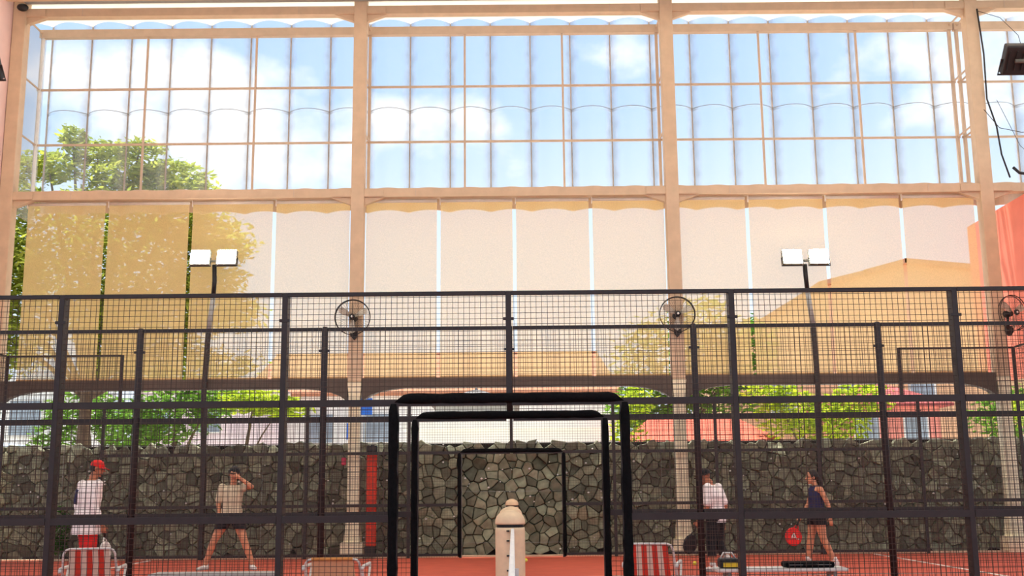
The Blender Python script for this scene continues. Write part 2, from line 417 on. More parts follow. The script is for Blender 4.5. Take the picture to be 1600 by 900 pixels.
FLASH = bpy.data.meshes.new('scalloped_flashing'); bm.to_mesh(FLASH); bm.free(); FLASH.materials.append(TAN2)
YF = YC + 0.92
for n_, (a, b, nm) in enumerate(bays):
    w = empty(f'window_{n_ + 1}', ((a + b) / 2, YF, 7.0)); w['kind'] = 'structure'; w['label'] = f'clear corrugated sheet glazing of the {nm} bay'
    ox = (a + b) / 2
    L0, L1 = a - ox + 0.02, b - ox - 0.02
    def wbx(nm2, m, x0, x1, y0, y1, z0, z1): return box(nm2, m, w, x0, x1, y0, y1, z0 - 7.0, z1 - 7.0)
    wbx('head_beam', TAN2, L0, L1, -0.07, 0.07, 11.20, 11.38)
    wbx('sill_beam', TAN2, L0, L1, -0.07, 0.07, 7.50, 7.65)
    for z in (10.0, 8.74): wbx('purlin', TAN2, L0, L1, -0.02, 0.02, z - 0.022, z + 0.022)
    nm_m = 2 if nm != 'far right' else 1
    for k in range(1, nm_m + 1):
        x = L0 + (L1 - L0) * k / (nm_m + 1); wbx('mullion', TAN2, x - 0.022, x + 0.022, -0.05, -0.01, 7.65, 11.2)
    for x in (L0 + 0.06, L1 - 0.06):
        wbx('jamb', TAN2 if nm != 'left' else WHITE, x - 0.03, x + 0.03, -0.04, 0.04, 7.5, 11.2)
        for z in (10.0, 8.74, 11.3): wbx('tie_bar', TAN2, x - 0.015, x + 0.015, -0.84, 0, z - 0.015, z + 0.015)
    k0 = math.ceil((a - SX0 - PITCH * 0.4) / PITCH); k = k0
    while SX0 + k * PITCH < b - PITCH * 0.4:
        xs = SX0 + k * PITCH - ox; dy = YS - YF
        inst('seam_strip', SEAM, w, (xs, dy + 0.02, -7.0))
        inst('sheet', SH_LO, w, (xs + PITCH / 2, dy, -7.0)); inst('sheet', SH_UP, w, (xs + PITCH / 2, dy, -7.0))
        inst('sheet_lip', LIP, w, (xs + PITCH / 2, dy, -7.0)); inst('scalloped_flashing', FLASH, w, (xs + PITCH / 2, dy, -7.0))
        k += 1
    if nm == 'left':
        bm = bmesh.new(); v = [bm.verts.new(p) for p in ((L0 + 0.05, -0.8, 0), (L0 + 0.05, 0.2, 0), (L0 + 0.05, 0.2, 4.3), (L0 + 0.05, -0.8, 4.3))]; bm.faces.new(v)
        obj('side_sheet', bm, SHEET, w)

# ---- roller blinds
be = [[-9.97, -8.33, -6.59, -4.86, -3.30], [-2.96, -1.46, 0.10, 1.68, 3.20], [3.52, 4.92, 6.53, 8.11, 9.62]]
names = [['beside the pink wall', 'second in the left bay, before the tree', 'behind the left floodlight', 'against the left fan column'],
         ['right of the left fan column', 'left of centre in the middle bay', 'right of centre in the middle bay', 'left of the right fan column'],
         ['right of the right fan column', 'left of the right floodlight', 'right of the right floodlight', 'next to the salmon wall']]
HEAD = mat('blind_head', (226, 214, 196), 0.5, 0.05, 8)
for bi, ed in enumerate(be):
    for k in range(4):
        g = 0.038
        x0, x1 = ed[k] + (g if k else 0), ed[k + 1] - (g if k < 3 else 0); h = (x1 - x0) / 2; xc = (x0 + x1) / 2
        bl = empty('roller_blind', (xc, YC + 0.08, 3.53)); tag(bl, f'tan see-through roller blind {names[bi][k]}', 'blind', 'tan roller blinds under the middle beam')
        bm = bmesh.new(); nx_, nz_ = 14, 6; gr_ = []
        ph = random.uniform(0, 6)
        for i in range(nx_ + 1):
            gr_.append([])
            for j in range(nz_ + 1):
                t, u = i / nx_, j / nz_
                gr_[-1].append(bm.verts.new((-h + 2 * h * t, 0.012 * math.sin(t * 9 + ph) * (1 - u * 0.7), u * 3.64)))
        for i in range(nx_):
            for j in range(nz_): bm.faces.new((gr_[i][j], gr_[i + 1][j], gr_[i + 1][j + 1], gr_[i][j + 1]))
        obj('fabric', bm, BLIND, bl, True)
        box('bottom_bar', mat('blind_bar', (196, 150, 96), 0.6, 0.1, 8), bl, -h, h, -0.015, 0.015, -0.03, 0.02)
        tube('roller_tube', HEAD, bl, [(-h, 0, 3.66), (h, 0, 3.66)], 0.035, 10)
        box('bracket', HEAD, bl, -h - 0.02, -h, -0.03, 0.03, 3.58, 3.72)

# ================================================================== FENCES
def wire_panel(w, h, pitch=0.05, t=0.0038):
    bm = bmesh.new(); n = int(round(w / pitch)); m = int(round(h / pitch)); q = t / 2
    for i in range(n + 1):
        x = -w / 2 + i * w / n
        v = [[bm.verts.new((x + a, b, z)) for a, b in ((-q, -q), (q, -q), (q, q), (-q, q))] for z in (0, h)]
        for k in range(4): bm.faces.new((v[0][k], v[0][(k + 1) % 4], v[1][(k + 1) % 4], v[1][k]))
    for j in range(m + 1):
        z = j * h / m
        v = [[bm.verts.new((x, a + t, z + b)) for a, b in ((-q, -q), (q, -q), (q, q), (-q, q))] for x in (-w / 2, w / 2)]
        for k in range(4): bm.faces.new((v[0][k], v[1][k], v[1][(k + 1) % 4], v[0][(k + 1) % 4]))
    me = bpy.data.meshes.new('wire_mesh'); bm.to_mesh(me); bm.free(); me.materials.append(WIRE); return me
WP = {}
def wp(w, h):
    if (w, h) not in WP: WP[w, h] = wire_panel(w, h)
    return WP[w, h]
def foam(name, parent, p0, p1, rad, seed, slant=0.0):
    """ragged foam padding tube"""
    rn = random.Random(seed); p0, p1 = Vector(p0), Vector(p1); L = (p1 - p0).length; k = max(6, int(L / 0.09)); n = 12
    d = (p1 - p0).normalized(); up = Vector((0, 1, 0)); a = d.cross(up).normalized(); b = up
    bm = bmesh.new(); rings = []
    for i in range(k + 1):
        t = i / k; r_ = rad * rn.uniform(0.92, 1.08) * (0.8 if i in (0, k) else 1); ring = []
        for j in range(n):
            th = 2 * math.pi * j / n; off = (a * math.cos(th) + b * math.sin(th)) * r_ * rn.uniform(0.96, 1.04)
            sl_ = d * (slant * math.cos(th) * (1 if i == 0 else -1)) if i in (0, k) else Vector()
            ring.append(bm.verts.new(p0 + (p1 - p0) * t + off + sl_))
        rings.append(ring)
    for i in range(k):
        for j in range(n): bm.faces.new((rings[i][j], rings[i][(j + 1) % n], rings[i + 1][(j + 1) % n], rings[i + 1][j]))
    bm.faces.new(rings[0][::-1]); bm.faces.new(rings[-1])
    bmesh.ops.recalc_face_normals(bm, faces=bm.faces)
    return obj(name, bm, FOAM, parent, True)

def fence(y, xs, label, post_w, post_d, rail_h, pad, ends=None, dome=False):
    """side fence of a padel court: 3 m mesh on 2 m frames, 2 m gate in the middle"""
    f = empty('court_fence', (0, y, 0)); tag(f, label, 'fence', 'padel court side fences')
    hw, hd, top = post_w / 2, post_d, 2.975
    for x in xs:
        z0 = 2.0 if x == 0 else 0.0
        z1 = top + (0.03 if dome else rail_h / 2)
        if dome:
            bm = bmesh.new(); r_ = hw
            atube(bm, [(x, 0, z0), (x, 0, z1 - 0.02), (x, 0, z1)], [r_, r_, r_ * 0.7], 10); bmesh.ops.recalc_face_normals(bm, faces=bm.faces)
            obj('post', bm, STEEL, f, True)
        else:
            box('post', STEEL, f, x - hw, x + hw, -0.015, hd, z0, z1, 0.004)
        box('clip', STEEL, f, x - hw - 0.022, x + hw + 0.022, -0.02, 0.0, 2.73, 2.755)
    gp = hw * 0.9
    for s in (-1, 1):
        box('gate_post', STEEL, f, s - 0.025, s + 0.025, -0.025, 0.025, 0, 2.0)
        foam('post_padding', f, (s * (1 + pad * 0.35), 0, 0.02), (s * (1 + pad * 0.35), 0, 1.99), pad, int(y * 10) + s + 5)
    foam('lintel_padding', f, (-0.97, -0.01, 2.035), (0.97, -0.01, 2.035), pad * 1.05, int(y * 10) + 9, pad)
    n = len(xs)
    for i in range(n - 1):
        a, b = xs[i], xs[i + 1]; w = b - a
        for z, h in ((top, rail_h), (2.0, 0.06), (1.0, 0.06), (0.06, 0.05)):
            if z < 2 and (a, b) in ((-2, 0), (0, 2)):
                aa, bb = (-2, -1) if a == -2 else (1, 2)
            else: aa, bb = a, b
            box('rail', STEEL, f, aa + (hw if aa == a else 0.02), bb - (hw if bb == b else 0.02), -0.02, 0.02, z - h / 2, z + h / 2)
        if (a, b) in ((-2, 0), (0, 2)):
            o = inst('wire_mesh', wp(2, 1), f, ((a + b) / 2, 0.022, 2.0)); o['kind'] = 'stuff'
            o = inst('wire_mesh', wp(1, 2), f, (-1.5 if a == -2 else 1.5, 0.022, 0.0)); o['kind'] = 'stuff'
        else:
            o = inst('wire_mesh', wp(2, 3), f, ((a + b) / 2, 0.022, 0.0)); o['kind'] = 'stuff'
    return f
fA = fence(0.0, [-8, -6, -4, -2, 0, 2, 4, 6, 8], 'nearest dark mesh fence with wide foam-padded gate in front of the folding chairs', 0.05, 0.11, 0.032, 0.045)
fB = fence(YB, [-8, -6, -4, -2, 0, 2, 4, 6, 8], 'second dark mesh fence with round-topped posts behind the folding chairs', 0.072, 0.05, 0.034, 0.04, dome=True)
fC = fence(Y3, [-8, -6, -4, -2, 0, 2, 4, 6, 8], 'farthest dark mesh fence with small padded gate before the stone wall', 0.06, 0.04, 0.035, 0.04)
for s in (-1, 1):   # four metre end bays of the far fence
    for x in (s * 7.7, s * 9.97):
        box('post', STEEL, fC, x - 0.03, x + 0.03, -0.02, 0.02, 2.9 if abs(x) < 8 else 0, 3.98)
    box('rail', STEEL, fC, min(s * 7.7, s * 9.97), max(s * 7.7, s * 9.97), -0.02, 0.02, 3.95, 3.985)
    box('rail', STEEL, fC, min(s * 8.03, s * 9.97), max(s * 8.03, s * 9.97), -0.02, 0.02, 2.95, 2.985)
    box('rail', STEEL, fC, min(s * 8.03, s * 9.97), max(s * 8.03, s * 9.97), -0.02, 0.02, 0.97, 1.03)
    o = inst('wire_mesh', wp(2.27, 1.0), fC, (s * 8.835, 0.022, 2.97)); o['kind'] = 'stuff'
    o = inst('wire_mesh', wp(1.94, 2.97), fC, (s * 9.0, 0.022, 0.0)); o['kind'] = 'stuff'
    g = empty('end_fence', (s * 9.97, Y3 - 0.05, 0)); tag(g, f'glass end wall with mesh top closing the far court on the {"left" if s < 0 else "right"}', 'fence', 'end walls of the far court')
    for y in (-2.0, -4.0, -6.0): box('post', STEEL, g, -0.03, 0.03, y - 0.03, y + 0.03, 0, 3.98)
    box('rail', STEEL, g, -0.02, 0.02, -6.0, -0.05, 3.95, 3.985); box('rail', STEEL, g, -0.02, 0.02, -6.0, -0.05, 2.95, 2.985)
    for y in (-1.0, -3.0, -5.0):
        o = inst('wire_mesh', wp(2, 1), g, (0, y, 2.97), math.pi / 2); o['kind'] = 'stuff'
        box('glass_pane', GLASS, g, -0.006, 0.006, y - 0.94, y + 0.94, 0.02, 2.93)

# ================================================================== NETS
def net_post(y, label):
    p = empty('net_post', (0, y, 0)); tag(p, label, 'post', 'padded net posts')
    lathe('padding_sleeve', PEACH, p, [(0.122, 0), (0.124, 0.4), (0.125, 0.9), (0.122, 0.926)], 28)
    lathe('seam_gap', BLACK, p, [(0.112, 0.92), (0.112, 0.955)], 28)
    lathe('padded_cap', PEACH, p, [(0.1245, 0.951), (0.126, 0.965), (0.124, 0.99), (0.112, 1.02), (0.09, 1.043), (0.062, 1.055), (0.06, 1.06), (0.03, 1.068), (0.004, 1.07)], 28)
    for s in (-1, 1):
        for z in (0.9, 0.82, 0.7, 0.58): box('lacing_tie', BLACK, p, s * 0.018 - 0.012, s * 0.018 + 0.012, -0.142, -0.12, z - 0.006, z + 0.006)
    return p
net_post(-0.27, 'large peach padded net post in the nearest gateway')
net_post(YB + 0.27, 'peach padded net post hidden behind the nearest one, front of far court')
net_post(Y3 - 0.4, 'small far peach net post whose cap peeks above the nearest one').scale = (1, 1, 1.035)
NETM = mat('net_black', (30, 28, 28), 0.8, 0.1, 30)
BAND = mat('net_tape_white', (236, 232, 226), 0.7, 0.06, 15)
def net(y0, y1, label):
    o = empty('court_net', (0.02, y0, 0)); tag(o, label, 'net', 'padel nets')
    L = y1 - y0; bm = bmesh.new(); k = 20
    def ztop(t): return 0.92 - 0.04 * math.sin(math.pi * t)
    rows = []
    for i in range(k + 1):
        t = i / k; z = ztop(t)
        rows.append([bm.verts.new((dx, t * L, z + dz)) for dx, dz in ((-0.013, -0.05), (-0.014, -0.006), (-0.008, 0.0), (0.008, 0.0), (0.014, -0.006), (0.013, -0.05))])
    for i in range(k):
        for j in range(6): bm.faces.new((rows[i][j], rows[i][(j + 1) % 6], rows[i + 1][(j + 1) % 6], rows[i + 1][j]))
    bm.faces.new(rows[0]); bm.faces.new(rows[-1][::-1]); bmesh.ops.recalc_face_normals(bm, faces=bm.faces)
    obj('top_tape', bm, BAND, o)
    bm = bmesh.new(); n = int(L / 0.045)
    for i in range(n + 1):
        y = i * L / n; abox(bm, -0.0015, 0.0015, y - 0.0015, y + 0.0015, 0.02, ztop(i / n) - 0.03)
    for z in range(1, 20): abox(bm, -0.0015, 0.0015, 0, L, z * 0.043, z * 0.043 + 0.003)
    m = obj('netting', bm, NETM, o); m['kind'] = 'stuff'
    box('bottom_tape', NETM, o, -0.01, 0.01, 0, L, 0.01, 0.04)
    tube('strap', mat('net_strap', (190, 178, 172), 0.7, 0.1, 20), o, [(0.012, L / 2, 0.01), (0.014, L / 2, 0.87)], 0.02, 6)
net(-8.9, -0.42, 'near court net seen end-on with white top tape')
net(YB + 0.41, Y3 - 0.56, 'far court net seen end-on behind the peach post')

# ================================================================== FLOODLIGHTS
LAMP = emis('lamp_glass_lit', (1.0, 0.98, 0.92), 150)
HOUS = mat('lamp_housing', (120, 118, 104), 0.5, 0.12, 12)
HOUSD = mat('lamp_housing_dark', (52, 46, 42), 0.5, 0.12, 12)
def floodlight(x, y, face, label, pts, dark=False):
    p = empty('floodlight_pole', (x, y, 0)); tag(p, label, 'floodlight', 'court floodlight poles')
    P = [(a - x, 0, z) for a, z in pts]
    low = [q for q in P if q[2] <= 4.45]; mid = [q for q in P if 4.4 <= q[2] <= 5.25]; hi = [q for q in P if q[2] >= 5.2]
    tube('lower_pole', STEEL, p, low, 0.055, 10); tube('middle_pole', GREY, p, mid, 0.05, 10); tube('upper_pole', BLACK, p, hi, 0.045, 10)
    hx, hz = P[-1][0], P[-1][2]
    tube('crossbar', HOUS, p, [(hx - 0.36, 0, hz + 0.08), (hx + 0.36, 0, hz + 0.08)], 0.025, 8)
    for s in (-1, 1):
        hd = empty('lamp_head', (hx + s * 0.27, face * 0.06, hz + 0.13)); hd.parent = p
        hd.rotation_euler = (R(-14 if not dark else -40) * -face, 0, 0)
        bm = bmesh.new(); abox(bm, -0.2, 0.2, -0.06, 0.06, -0.17, 0.17, 0.02); obj('housing', bm, HOUSD if dark else HOUS, hd)
        bm = bmesh.new()
        for k in range(5): abox(bm, -0.16 + k * 0.08 - 0.006, -0.16 + k * 0.08 + 0.006, -face * 0.06 - 0.02, -face * 0.06 + 0.02, -0.11, 0.11)
        obj('cooling_fin', bm, HOUSD if dark else HOUS, hd)
        box('lamp_glass', LAMP, hd, -0.185, 0.185, min(face * 0.058, face * 0.067), max(face * 0.058, face * 0.067), -0.15, 0.15)
        tube('yoke', HOUSD, hd, [(-0.21, 0, 0.0), (-0.22, 0, -0.18), (0.22, 0, -0.18), (0.21, 0, 0.0)], 0.012, 6, False)
    return p
floodlight(-6.03, Y3 + 0.16, -1, 'lit twin-headed floodlight pole on the left, behind the far fence', [(-6.04, 0), (-6.04, 1.5), (-6.10, 3.2), (-6.06, 4.42), (-5.985, 5.22), (-5.975, 5.5), (-5.99, 5.82)])
floodlight(6.03, Y3 + 0.16, -1, 'lit twin-headed floodlight pole on the right, behind the far fence', [(6.03, 0), (6.03, 1.5), (6.10, 3.2), (6.08, 4.42), (6.0, 5.22), (5.985, 5.5), (5.98, 5.72)])
floodlight(-6.18, YB - 0.16, 1, 'dark floodlight head at the left edge of the frame, seen from behind', [(-6.18, 0), (-6.18, 3.0), (-6.18, 4.42), (-6.18, 5.22), (-6.18, 5.88)], True)
floodlight(6.05, YB - 0.16, 1, 'dark floodlight head at the right edge of the frame, seen from behind', [(6.06, 0), (6.06, 3.0), (6.06, 4.42), (6.06, 5.22), (6.06, 5.84)], True)

# ================================================================== FANS
def fan(x, y, z, label, rz=0.0, arm=None):
    f = empty('wall_fan', (x, y, z), rz); tag(f, label, 'fan', 'round black cage fans on the columns')
    bm = bmesh.new(); rr = 0.355
    for rad, yy in ((rr, 0.0), (rr * 0.98, 0.05)):
        pts = [(rad * math.cos(2 * math.pi * i / 40), yy, rad * math.sin(2 * math.pi * i / 40)) for i in range(41)]
        atube(bm, pts, 0.009, 6, False)
    obj('cage_ring', bm, BLACK, f, True)
    bm = bmesh.new()
    for i in range(40):
        a = 2 * math.pi * i / 40
        for yy0, yy1 in ((-0.07, 0.0), (0.12, 0.05)):
            atube(bm, [(0.06 * math.cos(a), yy0, 0.06 * math.sin(a)), (0.24 * math.cos(a), yy0 * 0.9, 0.24 * math.sin(a)), (rr * math.cos(a), yy1, rr * math.sin(a))], 0.0016, 3, False)
    o = obj('cage_wire', bm, BLACK, f); o['kind'] = 'stuff'
    for i in range(3):
        a = 2 * math.pi * i / 3 + 0.5; bm = bmesh.new()
        ca, sa = math.cos(a), math.sin(a)
        def bp(r_, w, t): return (r_ * ca - w * sa, 0.02 + t, r_ * sa + w * ca)
        v = [bm.verts.new(bp(*q)) for q in ((0.05, -0.025, -0.012), (0.18, -0.065, -0.022), (0.3, -0.07, -0.024), (0.325, 0.0, 0.0), (0.29, 0.06, 0.02), (0.17, 0.05, 0.016), (0.05, 0.025, 0.012))]
        bm.faces.new(v); bmesh.ops.solidify(bm, geom=bm.faces[:], thickness=0.004)
        obj('blade', bm, mat('fan_blade_clear', (200, 190, 170), 0.4, 0.05, 10), f)
    bm = bmesh.new(); bmesh.ops.create_cone(bm, cap_ends=True, segments=16, radius1=0.075, radius2=0.06, depth=0.14, matrix=Matrix.Translation((0, 0.14, 0)) @ Matrix.Rotation(math.pi / 2, 4, 'X')); obj('motor', bm, BLACK, f, True)
    bm = bmesh.new(); bmesh.ops.create_cone(bm, cap_ends=True, segments=16, radius1=0.06, radius2=0.055, depth=0.03, matrix=Matrix.Translation((0, -0.075, 0)) @ Matrix.Rotation(math.pi / 2, 4, 'X')); h = obj('hub_badge', bm, BLACK, f, True)
    bm = bmesh.new(); bmesh.ops.create_cone(bm, cap_ends=True, segments=12, radius1=0.022, radius2=0.022, depth=0.012, matrix=Matrix.Translation((0, -0.093, 0)) @ Matrix.Rotation(math.pi / 2, 4, 'X')); obj('centre_disc', bm, WHITE, h, True)
    tube('bracket_arm', BLACK, f, [(0, 0.16, 0), (0, 0.17, -0.15), (0.015, 0.19, -0.32)], 0.028, 8)
    bm = bmesh.new(); aprism(bm, [(-0.055, -0.25), (0.085, -0.25), (0.085, -0.36), (0.015, -0.44), (-0.055, -0.36)], 0.12, 0.215); obj('wall_bracket', bm, BLACK, f)
    return f
fan(WX[1] - 0.03, YC - 0.35, 4.70, 'round black cage fan on the column left of the gateway')
fan(WX[2] - 0.02, YC - 0.35, 4.70, 'round black cage fan on the column right of the gateway')
fan(WX[3] + 0.2, YC - 0.38, 4.66, 'round black cage fan by the salmon wall, turned sideways', R(22))

# ================================================================== FURNITURE IN THE AISLE
TUBEW = mat('white_tube', (228, 222, 214), 0.35, 0.05, 12)
REDS = mat('red_webbing', (226, 74, 56), 0.8, 0.08, 30)
CRM = mat('cream_webbing', (240, 226, 204), 0.8, 0.06, 30)
ORG = mat('orange_canvas', (222, 150, 78), 0.8, 0.06, 30)
CANV = mat('cream_canvas', (240, 208, 160), 0.8, 0.06, 30)
def lawn_chair(x, y, rz, label, stripes, top=0.74, w=0.23):
    c = empty('folding_chair', (x, y, 0), rz); tag(c, label, 'chair', 'folding lawn chairs between the courts')
    # chair faces +Y (towards the far court); back leans to -Y
    ly = -0.16
    def back(u, xx): # u: 0 seat .. 1 top
        return (xx * (1 + 0.12 * (1 - u)), -0.2 + ly * u, 0.36 + (top - 0.36) * u)
    pts = [back(-0.15, -w), back(0.5, -w), back(0.86, -w), back(0.96, -w * 0.93), back(1.0, -w * 0.78), back(1.0, w * 0.78), back(0.96, w * 0.93), back(0.86, w), back(0.5, w), back(-0.15, w)]
    tube('back_frame', TUBEW, c, pts, 0.011, 8)
    tube('seat_frame', TUBEW, c, [(-w, -0.22, 0.34), (-w, 0.22, 0.37), (-w * 0.9, 0.25, 0.37), (w * 0.9, 0.25, 0.37), (w, 0.22, 0.37), (w, -0.22, 0.34)], 0.011, 8)
    for s in (-1, 1):
        tube('leg', TUBEW, c, [(s * (w + 0.02), 0.26, 0.0), (s * (w + 0.02), -0.26, 0.54)], 0.011, 8)
        tube('leg', TUBEW, c, [(s * (w + 0.04), -0.3, 0.0), (s * (w + 0.04), 0.2, 0.54)], 0.011, 8)
        tube('armrest', TUBEW, c, [(s * (w + 0.03), -0.32, 0.52), (s * (w + 0.035), -0.28, 0.55), (s * (w + 0.035), 0.2, 0.55), (s * (w + 0.03), 0.24, 0.52)], 0.016, 8)
    tube('foot_bar', TUBEW, c, [(-w - 0.02, 0.26, 0.012), (w + 0.02, 0.26, 0.012)], 0.011, 8)
    n = len(stripes); W2 = w * 0.78
    for i, m in enumerate(stripes):
        a, b = -W2 + 2 * W2 * i / n, -W2 + 2 * W2 * (i + 1) / n
        bm = bmesh.new(); prof = [(-0.0, None)]
        path = [back(1.01, 0)[1:], back(0.7, 0)[1:], back(0.35, 0)[1:], (-0.19, 0.37), (0.0, 0.35), (0.25, 0.385)]
        up = [[bm.verts.new((xx * (1 + (0.12 * (1 - max(0, (z - 0.36) / (top - 0.36))))), yy, z + dz)) for xx, dz in ((a, 0.006), (b, 0.006), (b, -0.002), (a, -0.002))] for yy, z in path]
        for k in range(len(up) - 1):
            for j in range(4): bm.faces.new((up[k][j], up[k][(j + 1) % 4], up[k + 1][(j + 1) % 4], up[k + 1][j]))
        bm.faces.new(up[0]); bm.faces.new(up[-1][::-1]); bmesh.ops.recalc_face_normals(bm, faces=bm.faces)
        obj('webbing_strap', bm, m, c)
    if stripes[0] is CANV:
        tube('top_hem', ORG, c, [back(1.0, -W2), back(1.0, W2)], 0.017, 8)
    return c
st = [CRM, REDS, CRM, REDS, CRM, REDS, CRM]
lawn_chair(-4.0, 1.15, R(12), 'red and white striped folding chair near the man in the red cap', st, 0.735, 0.225)
lawn_chair(1.36, 1.12, R(-12), 'red and white striped folding chair right of the gateway', [REDS, CRM, REDS, CRM, REDS, CRM, REDS], 0.735, 0.215)
lawn_chair(-1.66, 1.15, 0, 'cream folding chair with orange top hem left of the gateway', [CANV, CANV, CANV], 0.62, 0.245)
def bench(x, y, L, label, m):
    b = empty('bench', (x, y, 0)); tag(b, label, 'bench', 'low benches between the courts')
    box('seat', m, b, -L / 2, L / 2, -0.16, 0.16, 0.455, 0.49, 0.012)
    for s in (-1, 1):
        for d in (-0.12, 0.12): tube('leg', GREY, b, [(s * (L / 2 - 0.12), d, 0.0), (s * (L / 2 - 0.12), d, 0.457)], 0.018, 8)
        box('brace', GREY, b, s * (L / 2 - 0.12) - 0.012, s * (L / 2 - 0.12) + 0.012, -0.12, 0.12, 0.42, 0.456)
bench(-2.82, 1.1, 1.2, 'grey slat-top bench between the striped and cream chairs', mat('bench_grey', (176, 172, 164), 0.6, 0.1, 6))
bench(2.56, 1.1, 1.24, 'white bench with two bags lying on it', WHITE)
def racket_bag():
    b = empty('racket_case', (2.83, 1.08, 0.4905)); tag(b, 'long flat black racket case lying on the white bench', 'bag')
    bm = bmesh.new(); abox(bm, -0.235, 0.235, -0.1, 0.1, 0.0, 0.055, 0.018); obj('body', bm, FOAM, b)
    tube('carry_handle', BLACK, b, [(-0.06, -0.1, 0.03), (-0.05, -0.125, 0.03), (0.05, -0.125, 0.03), (0.06, -0.1, 0.03)], 0.008, 6)
    box('zip', GREY, b, -0.2, 0.2, -0.103, -0.1, 0.025, 0.029)
racket_bag()
def ball_box():
    b = empty('kit_bag', (2.08, 1.08, 0.4905)); tag(b, 'small black and yellow kit bag on the left end of the white bench', 'bag')
    bm = bmesh.new(); abox(bm, -0.1, 0.1, -0.09, 0.09, 0.0, 0.09, 0.02); obj('body', bm, BLACK, b)
    box('yellow_panel', mat('yellow_panel', (226, 186, 44), 0.6, 0.08, 10), b, -0.07, 0.095, -0.094, -0.088, 0.012, 0.055)
    tube('strap', WHITE, b, [(-0.08, 0, 0.088), (-0.05, 0, 0.14), (0.03, 0, 0.14), (0.06, 0, 0.088)], 0.009, 6)
ball_box()
def ball(x, y, label):
    b = empty('tennis_ball', (x, y, 0.0335)); tag(b, label, 'ball', 'yellow balls')
    bm = bmesh.new(); bmesh.ops.create_uvsphere(bm, u_segments=16, v_segments=10, radius=0.0335); obj('felt', bm, mat('ball_yellow', (226, 226, 60), 0.9, 0.08, 40, bump=0.2), b, True)
    tube('seam', WHITE, b, [(0.0335 * math.cos(t) * math.cos(0.5 * math.sin(2 * t)), 0.0335 * math.sin(t) * math.cos(0.5 * math.sin(2 * t)), 0.0335 * math.sin(0.5 * math.sin(2 * t))) for t in [i * math.pi / 12 for i in range(25)]], 0.0015, 4)
ball(3.05, 9.3, 'yellow ball on the court beside the man in black trousers')
ball(0.24, 10.6, 'yellow ball on the court just right of the peach net post')

# red padded board by the column
rp = empty('red_pad', (-2.75, Y3 + 0.2, 0.06)); tag(rp, 'tall narrow red pad with black ends beside the cream column', 'pad')
bm = bmesh.new(); abox(bm, -0.1, 0.1, -0.06, 0.06, 0.16, 1.98, 0.03); obj('padding', bm, mat('red_vinyl', (232, 60, 30), 0.6, 0.2, 25, bump=0.2), rp)
box('end_cap', BLACK, rp, -0.115, 0.105, -0.07, 0.07, 0.0, 0.17, 0.02); box('end_cap', BLACK, rp, -0.105, 0.105, -0.07, 0.07, 1.97, 2.1, 0.02)
pk = empty('pink_pouch', (-3.28, Y3 + 0.06, 1.78)); tag(pk, 'tiny pink pouch hanging from the far fence beside the cream column', 'pouch')
bm = bmesh.new(); abox(bm, -0.045, 0.045, -0.03, 0.03, 0.0, 0.15, 0.02); obj('pouch_body', bm, mat('pink_fabric', (226, 66, 96), 0.7, 0.1, 20), pk)
tube('hanging_loop', BLACK, pk, [(-0.02, 0, 0.14), (0, 0, 0.24), (0.02, 0, 0.14)], 0.005, 5)

# cables by the right column
CAB = mat('cable_black', (38, 34, 34), 0.6, 0.1, 20)
def cable(pts, r_, label): 
    o = tube('cable', CAB, None, pts, r_, 6); tag(o, label, 'cable', 'loose cables by the right column')
y_ = YC - 0.2
cable([(9.93, y_, 11.2), (9.99, y_, 10.2), (9.97, y_, 9.2), (10.12, y_, 8.6), (10.17, y_, 8.0), (10.3, y_, 7.5)], 0.017, 'thick black cable running down the right column')
cable([(9.86, y_ - 0.06, 8.95), (10.15, y_ - 0.06, 8.55), (10.6, y_ - 0.06, 8.45), (11.2, y_ - 0.06, 8.5)], 0.007, 'thin wire sagging to the right of the right column')
cable([(9.95, y_, 11.15), (10.4, y_, 11.0), (10.75, y_, 10.6), (10.9, y_, 9.8)], 0.006, 'thin wire looping from the top of the right column')
cable([(10.38, y_, 7.72), (10.5, y_, 7.6), (11.0, y_, 7.52)], 0.03, 'short thick black cable lying above the right beam')
cable([(10.2, y_ + 0.06, 9.2), (10.6, y_ + 0.06, 8.2), (11.1, y_ + 0.06, 7.7)], 0.005, 'thin slanting wire above the salmon wall')
sc_ = empty('ceiling_camera', (WX[0] + 0.1, YC - 0.22, 11.42)); tag(sc_, 'small black dome camera at the top of the leftmost column', 'camera')
bm = bmesh.new(); bmesh.ops.create_uvsphere(bm, u_segments=14, v_segments=8, radius=0.1, matrix=Matrix.Diagonal((1.2, 1, 0.8, 1))); obj('dome', bm, BLACK, sc_, True)
box('mount', BLACK, sc_, -0.04, 0.04, 0.02, 0.1, -0.04, 0.08)

# ================================================================== EXTERIOR
def leafmat(name, rgb):
    m = bpy.data.materials.new(name); m.use_nodes = True; t = m.node_tree; t.nodes.clear()
    o = t.nodes.new('ShaderNodeOutputMaterial'); d = t.nodes.new('ShaderNodeBsdfDiffuse'); tl = t.nodes.new('ShaderNodeBsdfTranslucent')
    g = t.nodes.new('ShaderNodeNewGeometry'); cr_ = t.nodes.new('ShaderNodeValToRGB'); c = s2l(rgb)
    cr_.color_ramp.elements[0].color = (c[0] * 0.55, c[1] * 0.65, c[2] * 0.6, 1); cr_.color_ramp.elements[1].color = (min(1, c[0] * 1.35), min(1, c[1] * 1.25), c[2] * 1.2, 1)
    t.links.new(g.outputs['Random Per Island'], cr_.inputs[0])
    t.links.new(cr_.outputs[0], d.inputs[0]); t.links.new(cr_.outputs[0], tl.inputs[0])
    m1 = t.nodes.new('ShaderNodeMixShader'); m1.inputs[0].default_value = 0.5
    t.links.new(d.outputs[0], m1.inputs[1]); t.links.new(tl.outputs[0], m1.inputs[2]); t.links.new(m1.outputs[0], o.inputs[0])
    return m
